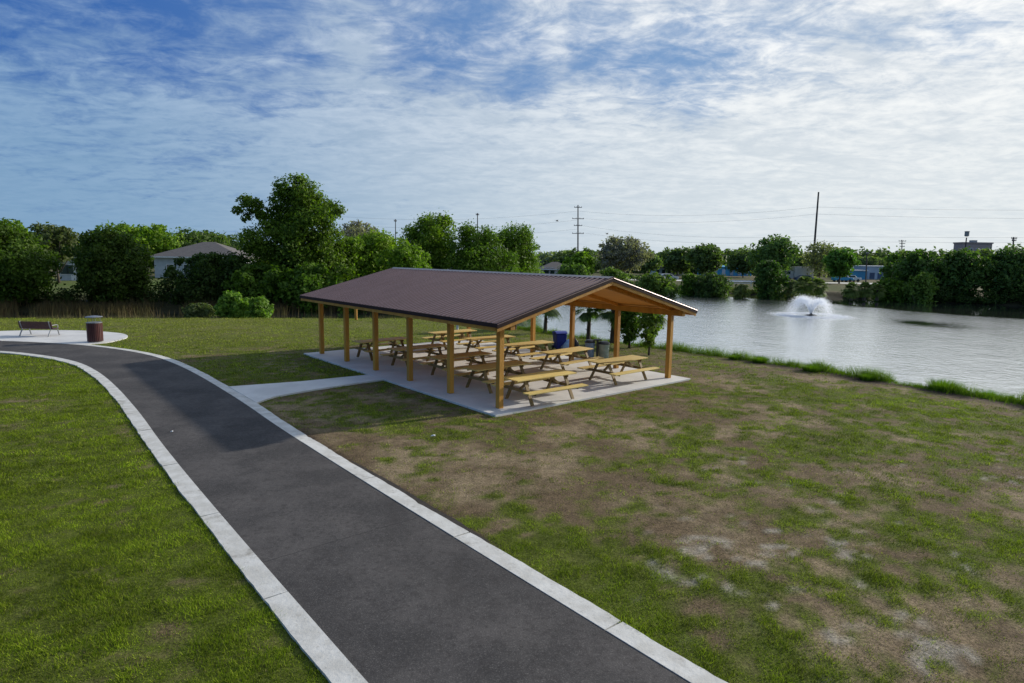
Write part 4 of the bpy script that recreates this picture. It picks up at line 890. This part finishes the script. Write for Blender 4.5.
for x in (-2.7, 1.7):
    for s in (-1, 1):
        b_ = MB(); b_.tube([(x, s*.8, .45), (x, s*1.1, .45)], .45, 16); wv = b_.build('wheel', M['tyre'], o); b_ = MB(); b_.tube([(x, s*1.08, .45), (x, s*1.12, .45)], .22, 12); b_.build('rim', M['steel'], wv)
# parked cars on the far road
def car(px, Y, paint, label, rz=0.):
    p = AT(px, 270, Y); o = thing('parked_car', label, 'car', (p.x, Y, gz(p.x, Y)), rz, 'cars parked beyond the far bank')
    pr = [(-2.1, .35), (2.1, .35), (2.15, .75), (1.95, .92), (1.1, 1.0), (.55, 1.42), (-.9, 1.45), (-1.6, 1.02), (-2.1, .95)]
    b_ = MB(); n = len(pr); b_.add([(x, -.82, z_) for x, z_ in pr]+[(x, .82, z_) for x, z_ in pr], [tuple(range(n)), tuple(range(n, 2*n))[::-1]]+[(i, n+i, n+(i+1) % n, (i+1) % n) for i in range(n)]); b_.build('body', paint, o, bevel=.04)
    for s in (-1, 1): b_ = MB(); b_.add([(x, s*.835, z_) for x, z_ in ((.95, 1.02), (.5, 1.36), (-.85, 1.38), (-1.4, 1.04))], [(0, 1, 2, 3)]); b_.build('side_window', M['glass'], o)
    for x in (-1.35, 1.35):
        for s in (-1, 1): b_ = MB(); b_.tube([(x, s*.68, .32), (x, s*.86, .32)], .32, 14); b_.build('wheel', M['tyre'], o)
for a in ((843, 140, M['bluewall'], 'blue parked car left of the short blue shed'), (851, 142, M['white'], 'white parked car in front of the short blue shed'), (668, 130, M['white'], 'white parked car under the far trees at left of the lake'), (660, 134, M['steel'], 'silver parked car left of the white one under the far trees'), (806, 136, M['navy'], 'dark parked car just right of the white truck')): car(*a, rz=random.uniform(-.1, .1))
# roads beyond the lake
b_ = MB(); b_.add([(-20, 133, .05), (150, 122, .05), (150, 130, .05), (-20, 141, .05)], [(0, 1, 2, 3)]); struct('far_road', b_, M['concrete'])
# low fence by the far bank
def fence(label, x0, x1, Y, h):
    a = AT(x0, 270, Y).x; b2 = AT(x1, 270, Y).x; zb = gz((a+b2)/2, Y); o = thing('rail_fence', label, 'fence', ((a+b2)/2, Y, zb)); n = int((b2-a)/2.4)
    for k in range(n+1): b_ = MB(); b_.box((a-(a+b2)/2+(b2-a)*k/n, 0, h/2), (.1, .1, h)); b_.build('post', M['white'], o)
    for z_ in (h*.5, h*.95): b_ = MB(); b_.box((0, -.07, z_), (b2-a, .04, .12)); b_.build('rail', M['white'], o)
fence('low pale rail fence on the far bank below the blue shed', 726, 752, 108, 1.0)

# ------------------------------------------------------------------ utility poles and wires
def pole(label, x, ytop, Y, r, arms=(), lean=0., base_x=None):
    p = AT(base_x or x, 270, Y); zb = gz(p.x, Y); tp = AT(x, ytop, Y); o = thing('utility_pole', label, 'utility pole', (p.x, Y, zb)); tv = Vector((tp.x-p.x, 0, tp.z-zb))
    b_ = MB(); b_.tube([(0, 0, -.5), tv*.5, tv], [r*1.2, r, r*.75], 10); b_.build('shaft', M['pole'], o)
    for f_, wd in arms:
        b_ = MB(); c_ = tv*f_; b_.bar(c_+Vector((-wd/2, -.2, 0)), c_+Vector((wd/2, -.2, 0)), .14, .16); a_ = b_.build('crossarm', M['pole'], o)
        for s in (-1, -.35, .35, 1): b_ = MB(); b_.lathe([(.05, .0), (.09, .06), (.05, .14), (.08, .2), (.03, .28)], c_+Vector((s*wd*.46, -.2, .08)), 8); b_.build('insulator', M['steel'], a_)
    return o
pole('tall leaning utility pole across the lake behind the fountain', 818.6, 192, 150, .23, (), base_x=812.5)
pole('utility pole with three crossarms rising behind the pavilion roof', 578, 205, 185, .20, ((.965, 2.2), (.80, 3.4), (.70, 2.4), (.585, 3.4)))
pole('thin pole behind the trees above the middle of the ridge', 477.5, 213, 160, .14, ((.97, .8),))
pole('thin pole left of the tree with the raised shoulder', 395.5, 219, 160, .12, ((.96, .7),))
pole('utility pole with stacked equipment behind the warehouse', 902, 240, 210, .18, ((.97, 2.4), (.90, 1.8), (.82, 1.6)))
pole('short grey pole standing left of the warehouse', 867, 253, 130, .12, ((.97, .5),))
pole('dark utility pole beside the brick building at right', 1013.5, 237, 150, .2, ((.97, 1.3), (.92, 1.0)))
# floodlight / tank mast
p = AT(963, 270, 190); zb = gz(p.x, 190); tz = AT(963, 231, 190).z-zb
o = thing('water_tank_mast', 'small drum tank on a slim mast left of the brick building', 'tank', (p.x, 190, zb))
MB().tube([(0, 0, -.3), (0, 0, tz-1.9)], [.22, .16], 8).build('mast', M['pole'], o)
MB().lathe([(.3, tz-1.6), (.6, tz-1.45), (.6, tz-.3), (.5, tz-.2)], n=14).build('tank', M['steel'], o); MB().lathe([(.7, tz-.18), (.7, tz-.05), (.1, tz)], n=14).build('cap', M['steel'], o)
def wire(label, A, B, sag, r=.014, name='power_line'):
    A = Vector(A); B = Vector(B); P = [A.lerp(B, k/16)-Vector((0, 0, sag*4*(k/16)*(1-k/16))) for k in range(17)]
    o = MB().tube(P, r, 4).build(name, M['wire']); tag(o, label, 'power line', 'overhead wires across the lake'); return o
for i, (f0, y1, sg) in enumerate(((207, 203, 1.0), (214, 211, 1.2), (236, 233, .6), (241, 238, .6))):
    wire('overhead wire running right from the tall leaning pole, number %s from the top' % ('one', 'two', 'three', 'four')[i], AT(817.5-.09*(f0-200), f0, 149.8), AT(1400, y1, 120), sg)
    wire('overhead wire running left from the tall leaning pole, number %s from the top' % ('one', 'two', 'three', 'four')[i], AT(817.5-.09*(f0-200), f0, 149.8), AT(578, 211+7*i, 184.7), 1.6)
for i in range(3): wire('thin overhead wire from the crossarm pole past the trees, number %s from the top' % ('one', 'two', 'three')[i], AT(578, 211+9*i, 184.7), AT(300, 213+8*i, 190), 2.2, .015)
# birds
for px, py, lab in ((557, 221, 'small dark bird in flight left of the crossarm pole'), (607, 234, 'small dark bird in flight right of the crossarm pole')):
    p = AT(px, py, 70); o = thing('bird', lab, 'bird', p, .5)
    MB().tube([(-.16, 0, 0), (-.05, 0, .01), (.08, 0, .01), (.17, 0, .0), (.21, 0, -.01)], [.01, .045, .05, .03, .01], 8).build('body', M['black'], o)
    for s in (-1, 1): b_ = MB(); b_.add([(.07, 0, .03), (-.07, 0, .03), (-.06, s*.18, .12), (.05, s*.20, .12), (-.05, s*.42, .06)], [(0, 1, 2, 3), (3, 2, 4)]); b_.build('wing', M['black'], o)

# ------------------------------------------------------------------ light
sdir = (VX*2.61-UY*.42+Vector((0, 0, 1))).normalized()
el = math.asin(sdir.z); az = math.atan2(sdir.x, sdir.y)      # azimuth from +Y towards +X
sl_ = bpy.data.lights.new('sun', 'SUN'); so_ = bpy.data.objects.new('sun', sl_); col.objects.link(so_)
sl_.energy = 4.9; sl_.angle = math.radians(1.0); sl_.color = (1, .93, .82); so_.rotation_euler = (-sdir).to_track_quat('-Z', 'Y').to_euler()
w = bpy.data.worlds.new('World'); scene.world = w; w.use_nodes = True; t = w.node_tree; bg = t.nodes['Background']; out = t.nodes['World Output']
sky = t.nodes.new('ShaderNodeTexSky'); sky.sky_type = 'NISHITA'; sky.sun_disc = False; sky.sun_elevation = el; sky.sun_rotation = az; sky.air_density = 1.; sky.dust_density = .6; sky.ozone_density = 2.5
tc = t.nodes.new('ShaderNodeTexCoord'); sx = t.nodes.new('ShaderNodeSeparateXYZ'); t.links.new(tc.outputs['Generated'], sx.inputs[0])
zc = mth(t, 'MAXIMUM', sx.outputs[2], 0.); zz = mth(t, 'ADD', zc, .15); cx = mth(t, 'DIVIDE', sx.outputs[0], zz); cy = mth(t, 'DIVIDE', sx.outputs[1], zz)
def cvec(rot, sx_, sy_, off):
    cb = t.nodes.new('ShaderNodeCombineXYZ'); t.links.new(cx, cb.inputs[0]); t.links.new(cy, cb.inputs[1]); mp = t.nodes.new('ShaderNodeMapping')
    mp.inputs['Rotation'].default_value = (0, 0, rot); mp.inputs['Scale'].default_value = (sx_, sy_, 1); mp.inputs['Location'].default_value = off; t.links.new(cb.outputs[0], mp.inputs[0]); return mp.outputs[0]
big = noise(t, cvec(.5, .55, .9, (3.1, 1.7, 0)), 1., 5, .55, .4)
rip = noise(t, cvec(.7, 1.5, 2.3, (0, 0, 2)), 2.6, 8, .64, .8)
fin = noise(t, cvec(-.3, 2.5, 2.5, (5, 2, 4)), 4.5, 5, .65, .3)
dn = t.nodes.new('ShaderNodeVectorMath'); dn.operation = 'DOT_PRODUCT'; t.links.new(tc.outputs['Generated'], dn.inputs[0]); dn.inputs[1].default_value = tuple(sdir)
sd = dn.outputs['Value']; side = ramp(t, sd, -.1, .95)
low = ramp(t, zc, .36, .0)       # more cover towards the horizon
cov0 = mth(t, 'ADD', mth(t, 'ADD', mth(t, 'MULTIPLY', big, .62), mth(t, 'MULTIPLY', rip, .42)), mth(t, 'ADD', mth(t, 'MULTIPLY', fin, .26), mth(t, 'ADD', mth(t, 'MULTIPLY', low, .16), mth(t, 'MULTIPLY', side, .14))))
cov = cov0
for gx_, gy_, r_, am in ((680, 78, 6, .12), (760, 60, 4, .05), (600, 50, 4, .07), (430, 3, 8, .15), (520, 70, 4, .09), (230, 20, 10, .17), (80, 25, 9, .14), (980, 20, 4, .1)):
    gd = ray(gx_, gy_); gd = gd/np.linalg.norm(gd); q_ = t.nodes.new('ShaderNodeVectorMath'); q_.operation = 'DOT_PRODUCT'; t.links.new(tc.outputs['Generated'], q_.inputs[0]); q_.inputs[1].default_value = tuple(gd)
    cov = mth(t, 'SUBTRACT', cov, mth(t, 'MULTIPLY', ramp(t, q_.outputs['Value'], math.cos(math.radians(r_)), math.cos(math.radians(r_*.15))), am))
mask = ramp(t, cov, .46, .78)
tex = mth(t, 'ADD', mth(t, 'MULTIPLY', rip, .6), mth(t, 'MULTIPLY', fin, .4))
ccol = mixc(t, side, (.35, .50, .70), (1.06, 1.06, 1.04)); ccol = mixc(t, ramp(t, tex, .66, .34), ccol, mixc(t, side, (.19, .33, .54), (.60, .67, .75)))
med = noise(t, cvec(.2, .9, 1.9, (7, 3, 1)), 1.5, 5, .6, .6); ccol = mixc(t, mth(t, 'MULTIPLY', ramp(t, med, .50, .66), .6), ccol, mixc(t, side, (.20, .34, .53), (.52, .60, .69)))
ccol = mixc(t, mth(t, 'MULTIPLY', low, .80), ccol, mixc(t, side, (.26, .43, .58), (.78, .83, .84)))
sc_ = mixc(t, .85, mixc(t, 1., sky.outputs[0], (.09, .09, .09), 'MULTIPLY'), mixc(t, side, (.018, .115, .43), (.20, .36, .62)))
fc = mixc(t, mth(t, 'MULTIPLY', mask, mth(t, 'MULTIPLY_ADD', side, .16, .80)), sc_, ccol)
t.links.new(fc, bg.inputs[0]); bg.inputs[1].default_value = 1.0
scene.render.engine = 'CYCLES'
